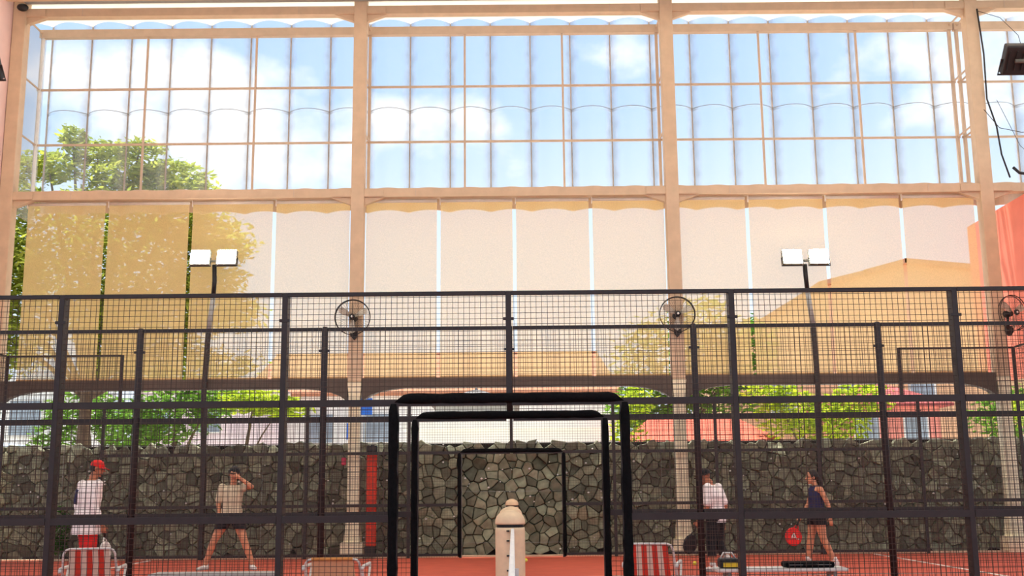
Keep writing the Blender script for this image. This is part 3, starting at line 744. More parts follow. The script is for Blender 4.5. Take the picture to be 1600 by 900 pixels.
LEAF = leafmat('leaf_bright', (168, 178, 78)); LEAF2 = leafmat('leaf_mid', (112, 152, 60)); LEAF3 = leafmat('leaf_lime', (178, 196, 60))
BARK = mat('bark', (110, 92, 74), 0.9, 0.25, 8, bump=0.4)
def foliage(clumps, n, size, seed, flat=0.35):
    rn = random.Random(seed); V, Fc = [], []
    vols = [a * b * c for _, (a, b, c) in clumps]; tot = sum(v ** 0.7 for v in vols)
    for (c, r_), v in zip(clumps, vols):
        k = int(n * v ** 0.7 / tot)
        for _ in range(k):
            while True:
                u = Vector((rn.uniform(-1, 1), rn.uniform(-1, 1), rn.uniform(-1, 1)))
                if 0.05 < u.length < 1: break
            u = u.normalized() * (u.length ** 0.95) * rn.choice((1.0, 1.0, 1.0, 1.22))
            p = Vector((c[0] + u.x * r_[0], c[1] + u.y * r_[1], c[2] + u.z * r_[2]))
            d = Vector((rn.uniform(-1, 1), rn.uniform(-1, 1), rn.uniform(-1, 1) * flat - 0.1)).normalized()
            nrm = Vector((rn.uniform(-1, 1), rn.uniform(-1, 1), rn.uniform(0.2, 1.4))).normalized()
            w = d.cross(nrm).normalized(); s = size * rn.uniform(0.6, 1.4); i = len(V)
            V += [p - d * s, p + w * s * 0.34 - nrm * s * 0.08, p + d * s, p - w * s * 0.34 - nrm * s * 0.08]
            Fc.append((i, i + 1, i + 2, i + 3))
    me = bpy.data.meshes.new('foliage'); me.from_pydata([tuple(v) for v in V], [], Fc); return me
def tree(name, base, clumps, n, size, lm, label, seed, trunk_r=0.16, group='trees and bushes beyond the stone wall', trunk_top=None):
    t = empty(name, base); tag(t, label, 'tree' if 'tree' in name else 'bush', group)
    cl = [((c[0] - base[0], c[1] - base[1], c[2] - base[2]), r_) for c, r_ in clumps]
    o = objm('foliage', foliage(cl, n, size, seed), lm, t); o['kind'] = 'stuff'
    cc = cl[0][0]; tt = trunk_top or cc
    if trunk_r:
        tube('trunk', BARK, t, [(0, 0, -0.05), (tt[0] * 0.2, tt[1] * 0.2, tt[2] * 0.35), (tt[0] * 0.5, tt[1] * 0.5, tt[2] * 0.65), (tt[0] * 0.9, tt[1] * 0.9, tt[2] * 0.95)], [trunk_r, trunk_r * 0.85, trunk_r * 0.7, trunk_r * 0.35], 8)
        for c, r_ in cl[1:]:
            q = Vector((tt[0] * 0.4, tt[1] * 0.4, tt[2] * 0.5)); e_ = Vector(c)
            tube('branch', BARK, t, [q, q.lerp(e_, 0.5) + Vector((0, 0, 0.12)), e_], [trunk_r * 0.4, trunk_r * 0.28, trunk_r * 0.1], 6)
    return t
# big feathery tree behind the left bay
cl = [((-10.4, 17.6, 7.2), (2.2, 1.6, 1.8)), ((-11.6, 17.2, 9.4), (0.7, 0.8, 0.35)), ((-10.6, 17.8, 9.9), (0.9, 0.7, 0.35)), ((-11.2, 17.6, 10.3), (0.35, 0.4, 0.3)),
      ((-9.4, 17.4, 9.9), (0.6, 0.6, 0.22)), ((-9.7, 17.6, 9.2), (1.1, 0.9, 0.35)), ((-8.7, 17.6, 9.35), (0.95, 0.8, 0.25)), ((-8.3, 17.5, 8.85), (0.9, 0.8, 0.3)),
      ((-13.2, 17.6, 8.8), (1.2, 1.2, 0.8)), ((-13.3, 17.6, 7.0), (1.4, 1.3, 1.2)), ((-12.6, 17.4, 5.2), (1.2, 1.2, 1.0)), ((-8.0, 17.6, 7.9), (1.2, 1.0, 0.45)), ((-7.4, 17.5, 7.4), (1.05, 0.9, 0.35)),
      ((-7.7, 17.6, 6.6), (1.0, 1.0, 0.5)), ((-7.2, 17.4, 5.7), (1.1, 0.9, 0.5)), ((-9.2, 17.6, 5.4), (1.6, 1.2, 0.9)), ((-8.6, 17.8, 4.4), (2.2, 1.0, 0.5))]
tree('acacia_tree', (-10.6, 17.9, -0.02), cl, 32000, 0.11, LEAF, 'tall feathery tree rising behind the left bay', 3, 0.2)
# lower planting
cl = [((-13.6, 26, 3.9), (1.3, 1, 0.7)), ((-12.3, 26, 3.3), (1.0, 1, 0.8)), ((-14.6, 26, 3.0), (0.8, 0.8, 0.8))]
tree('street_tree', (-13.3, 26, -0.02), cl, 1400, 0.17, LEAF2, 'small street tree seen over the wall at far left', 11, 0.14)
cl = [((-9.9, 23, 3.6), (1.3, 1, 0.9)), ((-8.8, 23, 4.0), (0.9, 0.8, 0.6)), ((-10.9, 23, 3.1), (0.8, 0.8, 0.8))]
tree('street_tree', (-9.8, 23, -0.02), cl, 1500, 0.16, LEAF2, 'bushy street tree above the wall left of the floodlight pole', 12, 0.14)
cl = [((-7.0, 20.6, 3.75), (1.0, 0.8, 0.35)), ((-6.3, 20.6, 3.55), (0.8, 0.7, 0.3))]
tree('street_tree', (-7.4, 20.6, -0.02), cl, 800, 0.14, LEAF3, 'lime green sapling above the wall right of the left floodlight', 13, 0.08)
cl = [((3.2, 21, 2.9), (0.45, 0.5, 0.7)), ((3.5, 21, 3.7), (0.5, 0.5, 0.5))]
tree('garden_bush', (3.2, 21, -0.02), cl, 500, 0.11, LEAF3, 'lime green bush beside the gateway over the wall', 14, 0.06)
cl = [((5.6, 30.4, 5.6), (1.9, 1.4, 1.9)), ((4.6, 30.4, 4.0), (1.3, 1.2, 0.8)), ((7.0, 30.4, 6.9), (1.3, 1.2, 1.3)), ((8.7, 30.4, 6.3), (1.0, 1.2, 1.2)), ((7.4, 30.4, 4.9), (1.6, 1.2, 1.2))]
tree('street_tree', (6.2, 30.4, -0.02), cl, 5000, 0.17, LEAF2, 'broad green tree behind the red tiled roof', 15, 0.2)
cl = [((8.6, 24, 3.5), (1.2, 0.9, 0.7)), ((9.8, 24, 3.1), (1.0, 0.9, 0.8)), ((7.9, 24, 4.2), (0.8, 0.7, 0.5)), ((10.6, 24, 3.9), (0.9, 0.7, 0.6))]
tree('garden_bush', (9.2, 24, -0.02), cl, 2600, 0.13, LEAF3, 'flowering lime green hedge tree between red roof and pink house', 16, 0.1)
cl = [((15.4, 25, 3.5), (1.0, 0.9, 0.8)), ((16.6, 25, 4.0), (0.8, 0.8, 0.5))]
tree('garden_bush', (15.4, 25, -0.02), cl, 1100, 0.14, LEAF2, 'green bush right of the pink house', 17, 0.1)
cl = [((13.2, 17, 3.3), (1.1, 0.7, 0.4)), ((12.3, 17, 3.0), (0.6, 0.6, 0.35))]
tree('garden_bush', (12.7, 17, -0.02), cl, 700, 0.12, LEAF3, 'leafy bush under the salmon wall at far right', 18, 0.07)
cl = [((-2.5, 50, 6.6), (3.5, 1.5, 1.0)), ((-7.5, 50, 6.7), (3.0, 1.5, 0.9)), ((2.5, 50, 7.0), (2.6, 1.4, 1.3))]
tree('street_tree', (-2.5, 50, -0.02), cl, 2600, 0.25, LEAF2, 'distant tree line behind the white building', 19, 0.2)
cl = [((-8.86, Y3 + 0.42, 0.6), (0.16, 0.09, 0.45)), ((-8.92, Y3 + 0.42, 0.32), (0.2, 0.09, 0.22))]
tree('potted_shrub', (-8.9, Y3 + 0.42, 0.0), cl, 500, 0.05, leafmat('leaf_dark', (58, 112, 40)), 'dark green shrub against the stone wall behind the man in red cap', 20, 0.02, group='shrub')

WALLW = mat('house_white', (238, 236, 230), 0.85, 0.06, 1.5)
WALLG = mat('house_grey', (176, 176, 172), 0.85, 0.08, 1.5)
TILE = mat('roof_tile_red', (214, 100, 76), 0.85, 0.12, 4)
TILED = mat('roof_tile_maroon', (172, 84, 80), 0.85, 0.12, 4)
ROOFG = mat('roof_grey', (120, 114, 110), 0.8, 0.12, 3)
WIN = mat('window_grey', (150, 162, 172), 0.25, 0.15, 2)
PINKW = mat('house_pink', (222, 140, 124), 0.85, 0.06, 1.5)
def house(x0, x1, y0, y1, h, wm, label, roof=None, rm=None, ov=0.35, rh=1.2, wins=(), name='house', hip=0.5):
    b = empty(name, ((x0 + x1) / 2, y0, 0)); tag(b, label, 'building', 'buildings beyond the stone wall')
    L, D = (x1 - x0) / 2, y1 - y0
    box('walls', wm, b, -L, L, 0, D, -0.02, h)
    for wx, wz, ww, wh in wins:
        f = box('window', WHITE, b, wx - ww / 2 - 0.06, wx + ww / 2 + 0.06, -0.05, 0.02, wz - 0.06, wz + wh + 0.06)
        box('pane', WIN, f, wx - ww / 2, wx + ww / 2, -0.07, -0.045, wz, wz + wh)
    if roof == 'hip':
        bm = bmesh.new(); X, Y0, Y1 = L + ov, -ov, D + ov; rx = max(0.05, X - (Y1 - Y0) * hip)
        e_ = [bm.verts.new(p) for p in ((-X, Y0, h), (X, Y0, h), (X, Y1, h), (-X, Y1, h))]; f_ = [bm.verts.new(p) for p in ((-X, Y0, h + 0.1), (X, Y0, h + 0.1), (X, Y1, h + 0.1), (-X, Y1, h + 0.1))]
        r_ = [bm.verts.new((-rx, (Y0 + Y1) / 2, h + rh)), bm.verts.new((rx, (Y0 + Y1) / 2, h + rh))]
        bm.faces.new(e_[::-1])
        for i in range(4): bm.faces.new((e_[i], e_[(i + 1) % 4], f_[(i + 1) % 4], f_[i]))
        bm.faces.new((f_[0], f_[1], r_[1], r_[0])); bm.faces.new((f_[1], f_[2], r_[1])); bm.faces.new((f_[2], f_[3], r_[0], r_[1])); bm.faces.new((f_[3], f_[0], r_[0]))
        obj('roof', bm, rm, b)
        tube('ridge', rm, b, [(-rx, (Y0 + Y1) / 2, h + rh), (rx, (Y0 + Y1) / 2, h + rh)], 0.08, 6)
    elif roof == 'flat':
        box('parapet', wm, b, -L - 0.1, L + 0.1, -0.1, D + 0.1, h - 0.1, h + 0.25)
    return b
house(-12.0, 4.6, 42.2, 48.2, 5.75, WALLW, 'long white building with brown tiled roof behind the middle bay', 'hip', mat('roof_tile_brown', (176, 116, 84), 0.85, 0.15, 4), 0.5, 2.3, hip=0.12, wins=[(-5.2, 3.6, 1.2, 1.3), (-2.6, 3.6, 1.2, 1.3), (0.2, 3.6, 1.2, 1.3), (3.2, 3.6, 1.4, 1.3), (5.6, 3.6, 1.0, 1.3)])
house(-2.9, 0.1, 33, 36, 4.55, WALLG, 'low house with small grey hipped roof behind the gateway', 'hip', ROOFG, 0.2, 0.75, [(-0.6, 3.4, 0.7, 0.8), (0.7, 3.4, 0.7, 0.8)])
house(-3.4, 3.3, 26, 29.5, 3.35, WALLW, 'low white walled shed directly behind the stone wall', 'flat', wins=[(2.4, 1.4, 1.0, 1.0)])
house(3.7, 7.9, 24.6, 27.6, 2.62, WALLW, 'small house with bright red tiled hip roof', 'hip', TILE, 0.35, 0.95, [(-0.8, 1.2, 1.0, 1.1), (1.0, 1.2, 1.0, 1.1)], hip=0.3)
house(12.0, 15.6, 31, 35, 4.2, PINKW, 'pink house with maroon hipped roof right of the hedge', 'hip', TILED, 0.4, 1.15, [(-0.9, 2.9, 0.8, 0.9), (0.9, 2.9, 0.8, 0.9)])
def gable():
    b = empty('house', (15.6, 38, 0)); tag(b, 'large buff gabled building showing through the right blinds', 'building', 'buildings beyond the stone wall')
    prof = [(-6.6, -0.02), (-6.6, 7.2), (-2.2, 9.9), (-0.2, 10.4), (1.6, 10.9), (4.6, 10.6), (9, 10.2), (9, -0.02)]
    prism('walls', mat('house_buff', (226, 180, 138), 0.85, 0.06, 1.5), b, prof, 0, 8)
    for i in range(1, 6):
        a, c = prof[i], prof[i + 1]
        prism('roof_slab', mat('roof_buff', (196, 140, 104), 0.85, 0.1, 3), b, [(a[0] - 0.1, a[1]), (c[0], c[1]), (c[0], c[1] + 0.2), (a[0] - 0.1, a[1] + 0.2)], -0.5, 8.4)
    for x in (-4, -1, 2): 
        f = box('window', WHITE, b, x - 0.6, x + 0.6, -0.06, 0.02, 4.4, 6.0); box('pane', WIN, f, x - 0.5, x + 0.5, -0.08, -0.05, 4.5, 5.9)
gable()
house(-21, -16, 30, 35, 5.2, WALLW, 'pale building behind the pink wall at far left', 'flat', wins=[(-1.2, 3.4, 1.1, 1.2), (1.2, 3.4, 1.1, 1.2)])
house(-15.5, -10.2, 36, 41, 5.6, mat('house_pale_pink', (236, 214, 214), 0.85, 0.06, 1.5), 'pale pink building between the street trees', 'flat', wins=[(-1.6, 3.8, 1.0, 1.2), (0.4, 3.8, 1.0, 1.2)])
house(25.0, 31, 40, 45, 4.9, WALLW, 'white building at the far right behind the bush', 'flat', wins=[(-1.2, 3.4, 1.1, 1.2), (1.0, 3.4, 1.1, 1.2)])
def van(x, y):
    v = empty('delivery_van', (x, y, -0.02)); tag(v, 'pale blue van roof above the stone wall at far left', 'van')
    bm = bmesh.new(); aprism(bm, [(-2.3, 0.4), (2.3, 0.4), (2.3, 1.3), (1.7, 1.5), (1.1, 2.5), (0.8, 2.65), (-2.2, 2.65), (-2.3, 2.5)], -0.9, 0.9)
    obj('body', bm, mat('van_paint', (196, 212, 226), 0.35, 0.05, 3), v)
    box('side_window', WIN, v, -0.6, 0.9, -0.93, -0.9, 1.6, 2.3); box('windscreen', WIN, v, 1.25, 1.6, -0.8, 0.8, 1.55, 2.2)
    for wx in (-1.5, 1.4):
        for s in (-1, 1):
            bm = bmesh.new(); bmesh.ops.create_cone(bm, cap_ends=True, segments=20, radius1=0.36, radius2=0.36, depth=0.22, matrix=Matrix.Translation((wx, s * 0.82, 0.36)) @ Matrix.Rotation(math.pi / 2, 4, 'X')); obj('wheel', bm, BLACK, v)
van(-14.0, 19.6)
BLUE = mat('blue_sign', (40, 110, 214), 0.5, 0.06, 5)
for (x, z, w, h, lb) in ((-4.55, 3.65, 0.42, 0.52, 'upper blue sign board right of the left fan column'), (-4.95, 2.9, 0.34, 0.5, 'lower blue sign board right of the left fan column')):
    s = empty('sign_board', (x, 25.0, 0)); tag(s, lb, 'sign', 'blue sign boards')
    box('board', BLUE, s, -w / 2, w / 2, -0.03, 0.0, z, z + h); tube('sign_post', GREY, s, [(0, 0.03, -0.02), (0, 0.03, z + h)], 0.03, 8)

# ================================================================== PEOPLE
def V3(p): return Vector(p)
class Body:
    def __init__(s): s.bm = bmesh.new()
    def ball(s, c, r_, rot=None):
        if not hasattr(r_, '__len__'): r_ = (r_,) * 3
        M = Matrix.Translation(c) @ (rot.to_matrix().to_4x4() if rot else Matrix()) @ Matrix.Diagonal((*r_, 1))
        bmesh.ops.create_icosphere(s.bm, subdivisions=3, radius=1, matrix=M)
    def limb(s, pts, rads, n=14):
        pts = [V3(p) for p in pts]
        for i in range(len(pts) - 1):
            atube(s.bm, [pts[i], pts[i + 1]], [rads[i], rads[i + 1]], n)
        for p, r_ in zip(pts, rads): s.ball(p, r_)
    def oval(s, secs, n=20):
        """stack of ellipses: (centre, half width axis vector, half depth axis vector)"""
        rings = [[s.bm.verts.new(V3(c) + V3(a) * math.cos(2 * math.pi * j / n) + V3(b) * math.sin(2 * math.pi * j / n)) for j in range(n)] for c, a, b in secs]
        for i in range(len(rings) - 1):
            for j in range(n): s.bm.faces.new((rings[i][j], rings[i][(j + 1) % n], rings[i + 1][(j + 1) % n], rings[i + 1][j]))
        s.bm.faces.new(rings[0][::-1]); s.bm.faces.new(rings[-1])
    def done(s, name, m, parent, voxel=0.009, smooth=2, cuts=()):
        bmesh.ops.recalc_face_normals(s.bm, faces=s.bm.faces)
        me = bpy.data.meshes.new(name); s.bm.to_mesh(me); s.bm.free()
        o = bpy.data.objects.new(name, me); COL.objects.link(o)
        md = o.modifiers.new('r', 'REMESH'); md.mode = 'VOXEL'; md.voxel_size = voxel
        if smooth:
            sm = o.modifiers.new('s', 'SMOOTH'); sm.factor = 0.5; sm.iterations = smooth
        dg = bpy.context.evaluated_depsgraph_get(); nm = bpy.data.meshes.new_from_object(o.evaluated_get(dg))
        bpy.data.objects.remove(o); bpy.data.meshes.remove(me)
        if cuts:
            bm = bmesh.new(); bm.from_mesh(nm)
            for co, no in cuts: bmesh.ops.bisect_plane(bm, geom=bm.verts[:] + bm.edges[:] + bm.faces[:], plane_co=co, plane_no=no, clear_outer=True)
            bm.to_mesh(nm); bm.free()
        nm.materials.clear(); nm.name = name
        return objm(name, nm, m, parent, True)

def hand(B, wrist, d, side, palm_n, curl=0.5, s=1.0):
    """palm and five fingers: d = pointing direction, side = thumb direction"""
    d, side, pn = V3(d).normalized(), V3(side).normalized(), V3(palm_n).normalized(); w = V3(wrist)
    B.oval([(w, side * 0.024 * s, pn * 0.017 * s), (w + d * 0.04 * s, side * 0.038 * s, pn * 0.015 * s), (w + d * 0.085 * s, side * 0.04 * s, pn * 0.013 * s)], 12)
    for k, (off, L) in enumerate(((0.031, 0.062), (0.011, 0.072), (-0.011, 0.066), (-0.031, 0.052))):
        p0 = w + d * 0.08 * s + side * off * s; L *= s
        p1 = p0 + (d * math.cos(curl * 0.5) + pn * math.sin(curl * 0.5)) * L * 0.45
        p2 = p1 + (d * math.cos(curl * 1.3) + pn * math.sin(curl * 1.3)) * L * 0.33
        p3 = p2 + (d * math.cos(curl * 2.0) + pn * math.sin(curl * 2.0)) * L * 0.27
        B.limb([p0, p1, p2, p3], [0.0098 * s, 0.0092 * s, 0.0085 * s, 0.0075 * s], 8)
    t0 = w + d * 0.025 * s + side * 0.026 * s; t1 = t0 + (side * 0.8 + d * 0.6 + pn * 0.2).normalized() * 0.034 * s; t2 = t1 + (side * 0.3 + d * 0.9 + pn * 0.5).normalized() * 0.032 * s
    B.limb([t0, t1, t2], [0.013 * s, 0.0108 * s, 0.009 * s], 8)

def head(B, c, fwd, up=(0, 0, 1), s=1.0):
    """skull, jaw, nose, ears joined into the body; returns frame"""
    f = V3(fwd).normalized(); u = V3(up); u = (u - f * u.dot(f)).normalized(); r_ = f.cross(u); c = V3(c)
    rot = Matrix((r_, f, u)).transposed().to_quaternion()
    B.ball(c + u * 0.03 * s - f * 0.008 * s, (0.076 * s, 0.094 * s, 0.088 * s), rot)
    B.ball(c - u * 0.045 * s + f * 0.022 * s, (0.058 * s, 0.066 * s, 0.068 * s), rot)
    B.limb([c + f * 0.088 * s + u * 0.018 * s, c + f * 0.106 * s - u * 0.02 * s], [0.009 * s, 0.014 * s], 8)
    B.ball(c + f * 0.08 * s - u * 0.098 * s + f * -0.012 * s, (0.026 * s, 0.018 * s, 0.016 * s), rot)
    B.ball(c + f * 0.082 * s - u * 0.052 * s, (0.024 * s, 0.012 * s, 0.011 * s), rot)
    for k in (-1, 1): B.ball(c + r_ * k * 0.078 * s - f * 0.008 * s - u * 0.008 * s, (0.01 * s, 0.02 * s, 0.031 * s), rot)
    return c, f, u, r_, rot
def face(parent, H, s=1.0):
    c, f, u, r_, rot = H
    for k in (-1, 1):
        bm = bmesh.new(); bmesh.ops.create_uvsphere(bm, u_segments=10, v_segments=6, radius=0.0125 * s, matrix=Matrix.Translation(c + f * 0.077 * s + r_ * k * 0.031 * s + u * 0.012 * s))
        obj('eye', bm, mat('eye_dark', (48, 34, 28), 0.3, 0.1, 30), parent, True)
        tube('eyebrow', HAIR, parent, [c + f * 0.086 * s + r_ * k * 0.014 * s + u * 0.036 * s, c + f * 0.08 * s + r_ * k * 0.046 * s + u * 0.036 * s], 0.005 * s, 6)
    tube('mouth', mat('lips', (150, 78, 66), 0.5, 0.1, 30), parent, [c + f * 0.088 * s - r_ * 0.022 * s - u * 0.053 * s, c + f * 0.094 * s - u * 0.053 * s, c + f * 0.088 * s + r_ * 0.022 * s - u * 0.053 * s], 0.005 * s, 6)
SKIN = mat('skin', (206, 142, 106), 0.55, 0.06, 14)
SKIN2 = mat('skin_tanned', (178, 112, 80), 0.55, 0.06, 14)
HAIR = mat('hair_dark', (30, 24, 22), 0.6, 0.2, 60)
NAVY = mat('navy_cloth', (38, 40, 78), 0.85, 0.1, 20)
BLKC = mat('black_cloth', (26, 25, 28), 0.85, 0.12, 20)
SHIRTW = mat('white_shirt', (246, 238, 234), 0.85, 0.05, 12)
SHIRTT = mat('beige_shirt', (204, 190, 160), 0.85, 0.06, 12)
REDC = mat('red_cloth', (222, 32, 28), 0.75, 0.08, 14)
SHOE = mat('white_shoe', (236, 230, 222), 0.6, 0.05, 16)

def shoe(parent, ankle, fwd, pitch=0.0):
    a = V3(ankle); f = V3(fwd).normalized(); u = Vector((0, 0, 1)); f = (f + u * pitch).normalized(); u = (u - f * u.dot(f)).normalized(); r_ = f.cross(u)
    B = Body(); secs = []
    for t, w, h in ((-0.075, 0.028, 0.055), (-0.04, 0.036, 0.075), (0.03, 0.038, 0.062), (0.1, 0.044, 0.044), (0.16, 0.04, 0.034), (0.19, 0.02, 0.026)):
        secs.append((a + f * t - u * (0.085 - h / 2 - 0.012), r_ * w, u * (h / 2 + 0.006)))
    B.oval(secs, 14)
    B.limb([a - f * 0.02 - u * 0.05, a - f * 0.02 + u * 0.005], [0.042, 0.04])
    o = B.done('shoe', SHOE, parent, 0.008, 3)
    bm = bmesh.new(); n = 12; pts = [(-0.08, 0.0), (-0.06, 0.032), (0.03, 0.038), (0.1, 0.046), (0.17, 0.04), (0.2, 0.0), (0.17, -0.04), (0.1, -0.046), (0.03, -0.038), (-0.06, -0.032)]
    lo = [bm.verts.new(a + f * x + r_ * y - u * 0.087) for x, y in pts]; hi = [bm.verts.new(a + f * x + r_ * y - u * 0.07) for x, y in pts]
    bm.faces.new(lo[::-1]); bm.faces.new(hi)
    for i in range(len(pts)): bm.faces.new((lo[i], lo[(i + 1) % len(pts)], hi[(i + 1) % len(pts)], hi[i]))
    obj('sole', bm, GREY, o)
    return o

def racket(name, loc, axis, normal, label, m, fm, mark=False):
    """padel racket: perforated teardrop head, short handle. loc = handle end"""
    a = V3(axis).normalized(); n = V3(normal); n = (n - a * n.dot(a)).normalized(); r_ = a.cross(n)
    t = empty(name, loc); tag(t, label, 'racket', 'padel rackets')
    bm = bmesh.new(); k = 28; hc = 0.315
    def pt(th, rr): return a * (hc + rr * 0.135 * math.cos(th)) + r_ * (rr * 0.122 * math.sin(th))
    lo = [bm.verts.new(pt(2 * math.pi * i / k, 1) - n * 0.018) for i in range(k)]; hi = [bm.verts.new(pt(2 * math.pi * i / k, 1) + n * 0.018) for i in range(k)]
    bm.faces.new(lo); bm.faces.new(hi[::-1])
    for i in range(k): bm.faces.new((lo[i], hi[i], hi[(i + 1) % k], lo[(i + 1) % k]))
    bmesh.ops.recalc_face_normals(bm, faces=bm.faces)
    obj('head', bm, m, t)
    tube('rim', fm, t, [pt(2 * math.pi * i / k, 1.0) for i in range(k + 1)], 0.02, 6)
    for s in (-1, 1): tube('throat', fm, t, [a * 0.11 + r_ * s * 0.012, a * 0.2 + r_ * s * 0.06], 0.011, 6)
    tube('handle', BLACK, t, [a * -0.02, a * 0.12], 0.016, 8)
    bm = bmesh.new()
    for i in range(-2, 3):
        for j in range(-2, 3):
            if i * i + j * j < 7:
                p = a * (hc + 0.02 + i * 0.032) + r_ * (j * 0.032); q = n * 0.0195
                bmesh.ops.create_circle(bm, cap_ends=True, segments=8, radius=0.006, matrix=Matrix.Translation(p - q) @ n.to_track_quat('Z', 'Y').to_matrix().to_4x4())
    o = obj('hole', bm, BLACK, t); o['kind'] = 'stuff'
    if mark:   # white A-shaped print and dot
        U = Vector((0, 0, 1)); Rr = Vector((1, 0, 0)); c0 = a * hc + n * 0.023
        for p, q in (((-0.05, -0.05), (0.0, 0.05)), ((0.0, 0.05), (0.045, -0.05)), ((-0.025, -0.015), (0.025, -0.015))):
            tube('print_stroke', WHITE, t, [c0 + Rr * p[0] + U * p[1], c0 + Rr * q[0] + U * q[1]], 0.009, 4)
        bm = bmesh.new(); bmesh.ops.create_icosphere(bm, subdivisions=1, radius=0.012, matrix=Matrix.Translation(c0 + Rr * 0.075 - U * 0.045)); obj('print_dot', bm, WHITE, t)
    return t

def torso_secs(pel, chest, neck, fwd, wp, wc, ws, dp, dc, infl=1.0):
    """ellipse stack pelvis -> chest -> shoulders -> neck base"""
    f = V3(fwd).normalized(); pel, chest, neck = V3(pel), V3(chest), V3(neck)
    r_ = f.cross(Vector((0, 0, 1))).normalized()
    def E_(c, w, d): return (c, r_ * w * infl, f * d * infl)
    return [E_(pel - Vector((0, 0, 0.1)), wp * 0.8, dp * 0.85), E_(pel, wp, dp), E_(pel.lerp(chest, 0.45), wp * 0.86, dp * 0.9), E_(chest, wc, dc), E_(chest.lerp(neck, 0.55), ws, dc * 0.9), E_(chest.lerp(neck, 0.88), ws * 0.62, dc * 0.6)]

# ---- man in red cap (facing right)
def man_red_cap():
    p = empty('person', (-6.38, 7.4, 0)); tag(p, 'person in red cap, long pale shirt and red shorts facing right', 'person')
    fwd = (0.62, 0.785, 0); pel, chest, neck, hc = (-0.06, 0, 0.9), (-0.03, 0, 1.27), (0.0, 0.0, 1.5), (0.055, 0.01, 1.64)
    B = Body(); B.oval(torso_secs(pel, chest, neck, fwd, 0.16, 0.175, 0.17, 0.115, 0.12))
    B.limb([neck, hc], [0.062, 0.055]); H = head(B, hc, (0.95, 0.2, -0.22), (0.2, 0, 1), 1.04)
    r_ = V3(fwd).cross(Vector((0, 0, 1))).normalized()
    shR, shL = V3((-0.04, 0, 1.40)) + r_ * 0.215, V3((-0.04, 0, 1.40)) - r_ * 0.215
    eR, wR = shR + Vector((-0.03, -0.03, -0.33)), shR + Vector((0.10, 0.0, -0.61)); eL, wL = shL + Vector((-0.07, 0.05, -0.30)), shL + Vector((-0.02, 0.06, -0.55))
    B.limb([shR, eR, wR], [0.055, 0.042, 0.03]); B.limb([shL, eL, wL], [0.055, 0.042, 0.03])
    hand(B, wR, (0.25, 0, -1), (1, 0.1, 0.2), (0.1, 1, 0), 1.0); hand(B, wL, (0.2, 0, -1), (1, 0, 0.2), (0, -1, 0), 0.5)
    hpR, hpL = V3(pel) + r_ * 0.09, V3(pel) - r_ * 0.09
    kR, aR = hpR + Vector((0.03, -0.01, -0.43)), hpR + Vector((-0.01, -0.02, -0.81)); kL, aL = hpL + Vector((0.06, 0.02, -0.43)), hpL + Vector((0.06, 0.03, -0.81))
    for h_, k_, a_ in ((hpR, kR, aR), (hpL, kL, aL)): B.limb([h_, h_.lerp(k_, 0.5), k_, k_.lerp(a_, 0.35), a_], [0.098, 0.082, 0.06, 0.058, 0.04])
    bo = B.done('body', SKIN2, p, 0.008); face(p, H, 1.04)
    C = Body(); C.oval(torso_secs((-0.06, 0, 0.86), chest, (0, 0, 1.49), fwd, 0.22, 0.22, 0.205, 0.17, 0.165)); C.oval([((-0.06, 0, 0.6), r_ * 0.265, V3(fwd) * 0.205), ((-0.06, 0, 0.8), r_ * 0.25, V3(fwd) * 0.19), ((-0.06, 0, 1.0), r_ * 0.225, V3(fwd) * 0.165)])
    C.limb([shR, eR, eR.lerp(wR, 0.75)], [0.075, 0.064, 0.056]); C.limb([shL, eL, eL.lerp(wL, 0.75)], [0.075, 0.064, 0.056])
    C.done('shirt', SHIRTW, p, 0.011, 3, [((0, 0, 0.66), (0, 0, -1)), ((0, 0, 1.50), (0.15, 0, 1))])
    C = Body(); C.limb([shL.lerp(eL, 0.35), shL.lerp(eL, 0.85)], [0.081, 0.075]); C.done('sleeve_band', NAVY, p, 0.011, 2)
    C = Body()
    for h_, k_ in ((hpR, kR), (hpL, kL)): C.limb([h_, h_.lerp(k_, 1.0)], [0.112, 0.105])
    C.oval([((-0.06, 0, 0.72), r_ * 0.175, V3(fwd) * 0.14), ((-0.06, 0, 1.0), r_ * 0.17, V3(fwd) * 0.125)])
    C.done('shorts', REDC, p, 0.011, 2, [((0, 0, 0.46), (0, 0, -1)), ((0, 0, 0.98), (0, 0, 1))])
    C = Body(); c, f, u, rr, rot = H
    C.ball(c + u * 0.045 - f * 0.01, (0.09, 0.108, 0.09), rot); cap = C.done('cap', REDC, p, 0.009, 2, [(c + u * 0.03, -u)])
    bm = bmesh.new(); k = 12; top = []; lo = []
    for i in range(k + 1):
        th = -1.2 + 2.4 * i / k; q = c + u * 0.036 + f * (0.07 * math.cos(th) + (0.11 * math.cos(th * 0.9) if abs(th) < 1.2 else 0)) + rr * 0.088 * math.sin(th)
        base = c + u * 0.04 + f * 0.09 * math.cos(th) + rr * 0.085 * math.sin(th)
        top.append((bm.verts.new(base), bm.verts.new(q - u * 0.012))); lo.append((bm.verts.new(base - u * 0.008), bm.verts.new(q - u * 0.02)))
    for i in range(k):
        bm.faces.new((top[i][0], top[i][1], top[i + 1][1], top[i + 1][0])); bm.faces.new((lo[i][0], lo[i + 1][0], lo[i + 1][1], lo[i][1])); bm.faces.new((top[i][1], lo[i][1], lo[i + 1][1], top[i + 1][1]))
    obj('brim', bm, REDC, cap, True)
    C = Body(); C.ball(c + u * 0.0 - f * 0.03, (0.083, 0.088, 0.085), rot); C.done('hair', HAIR, p, 0.009, 2, [(c + f * 0.0, f), (c - u * 0.045, -u)])
    shoe(p, aR, (1, 0.2, 0)); shoe(p, aL, (1, 0.4, 0))
    w = p.location + wR
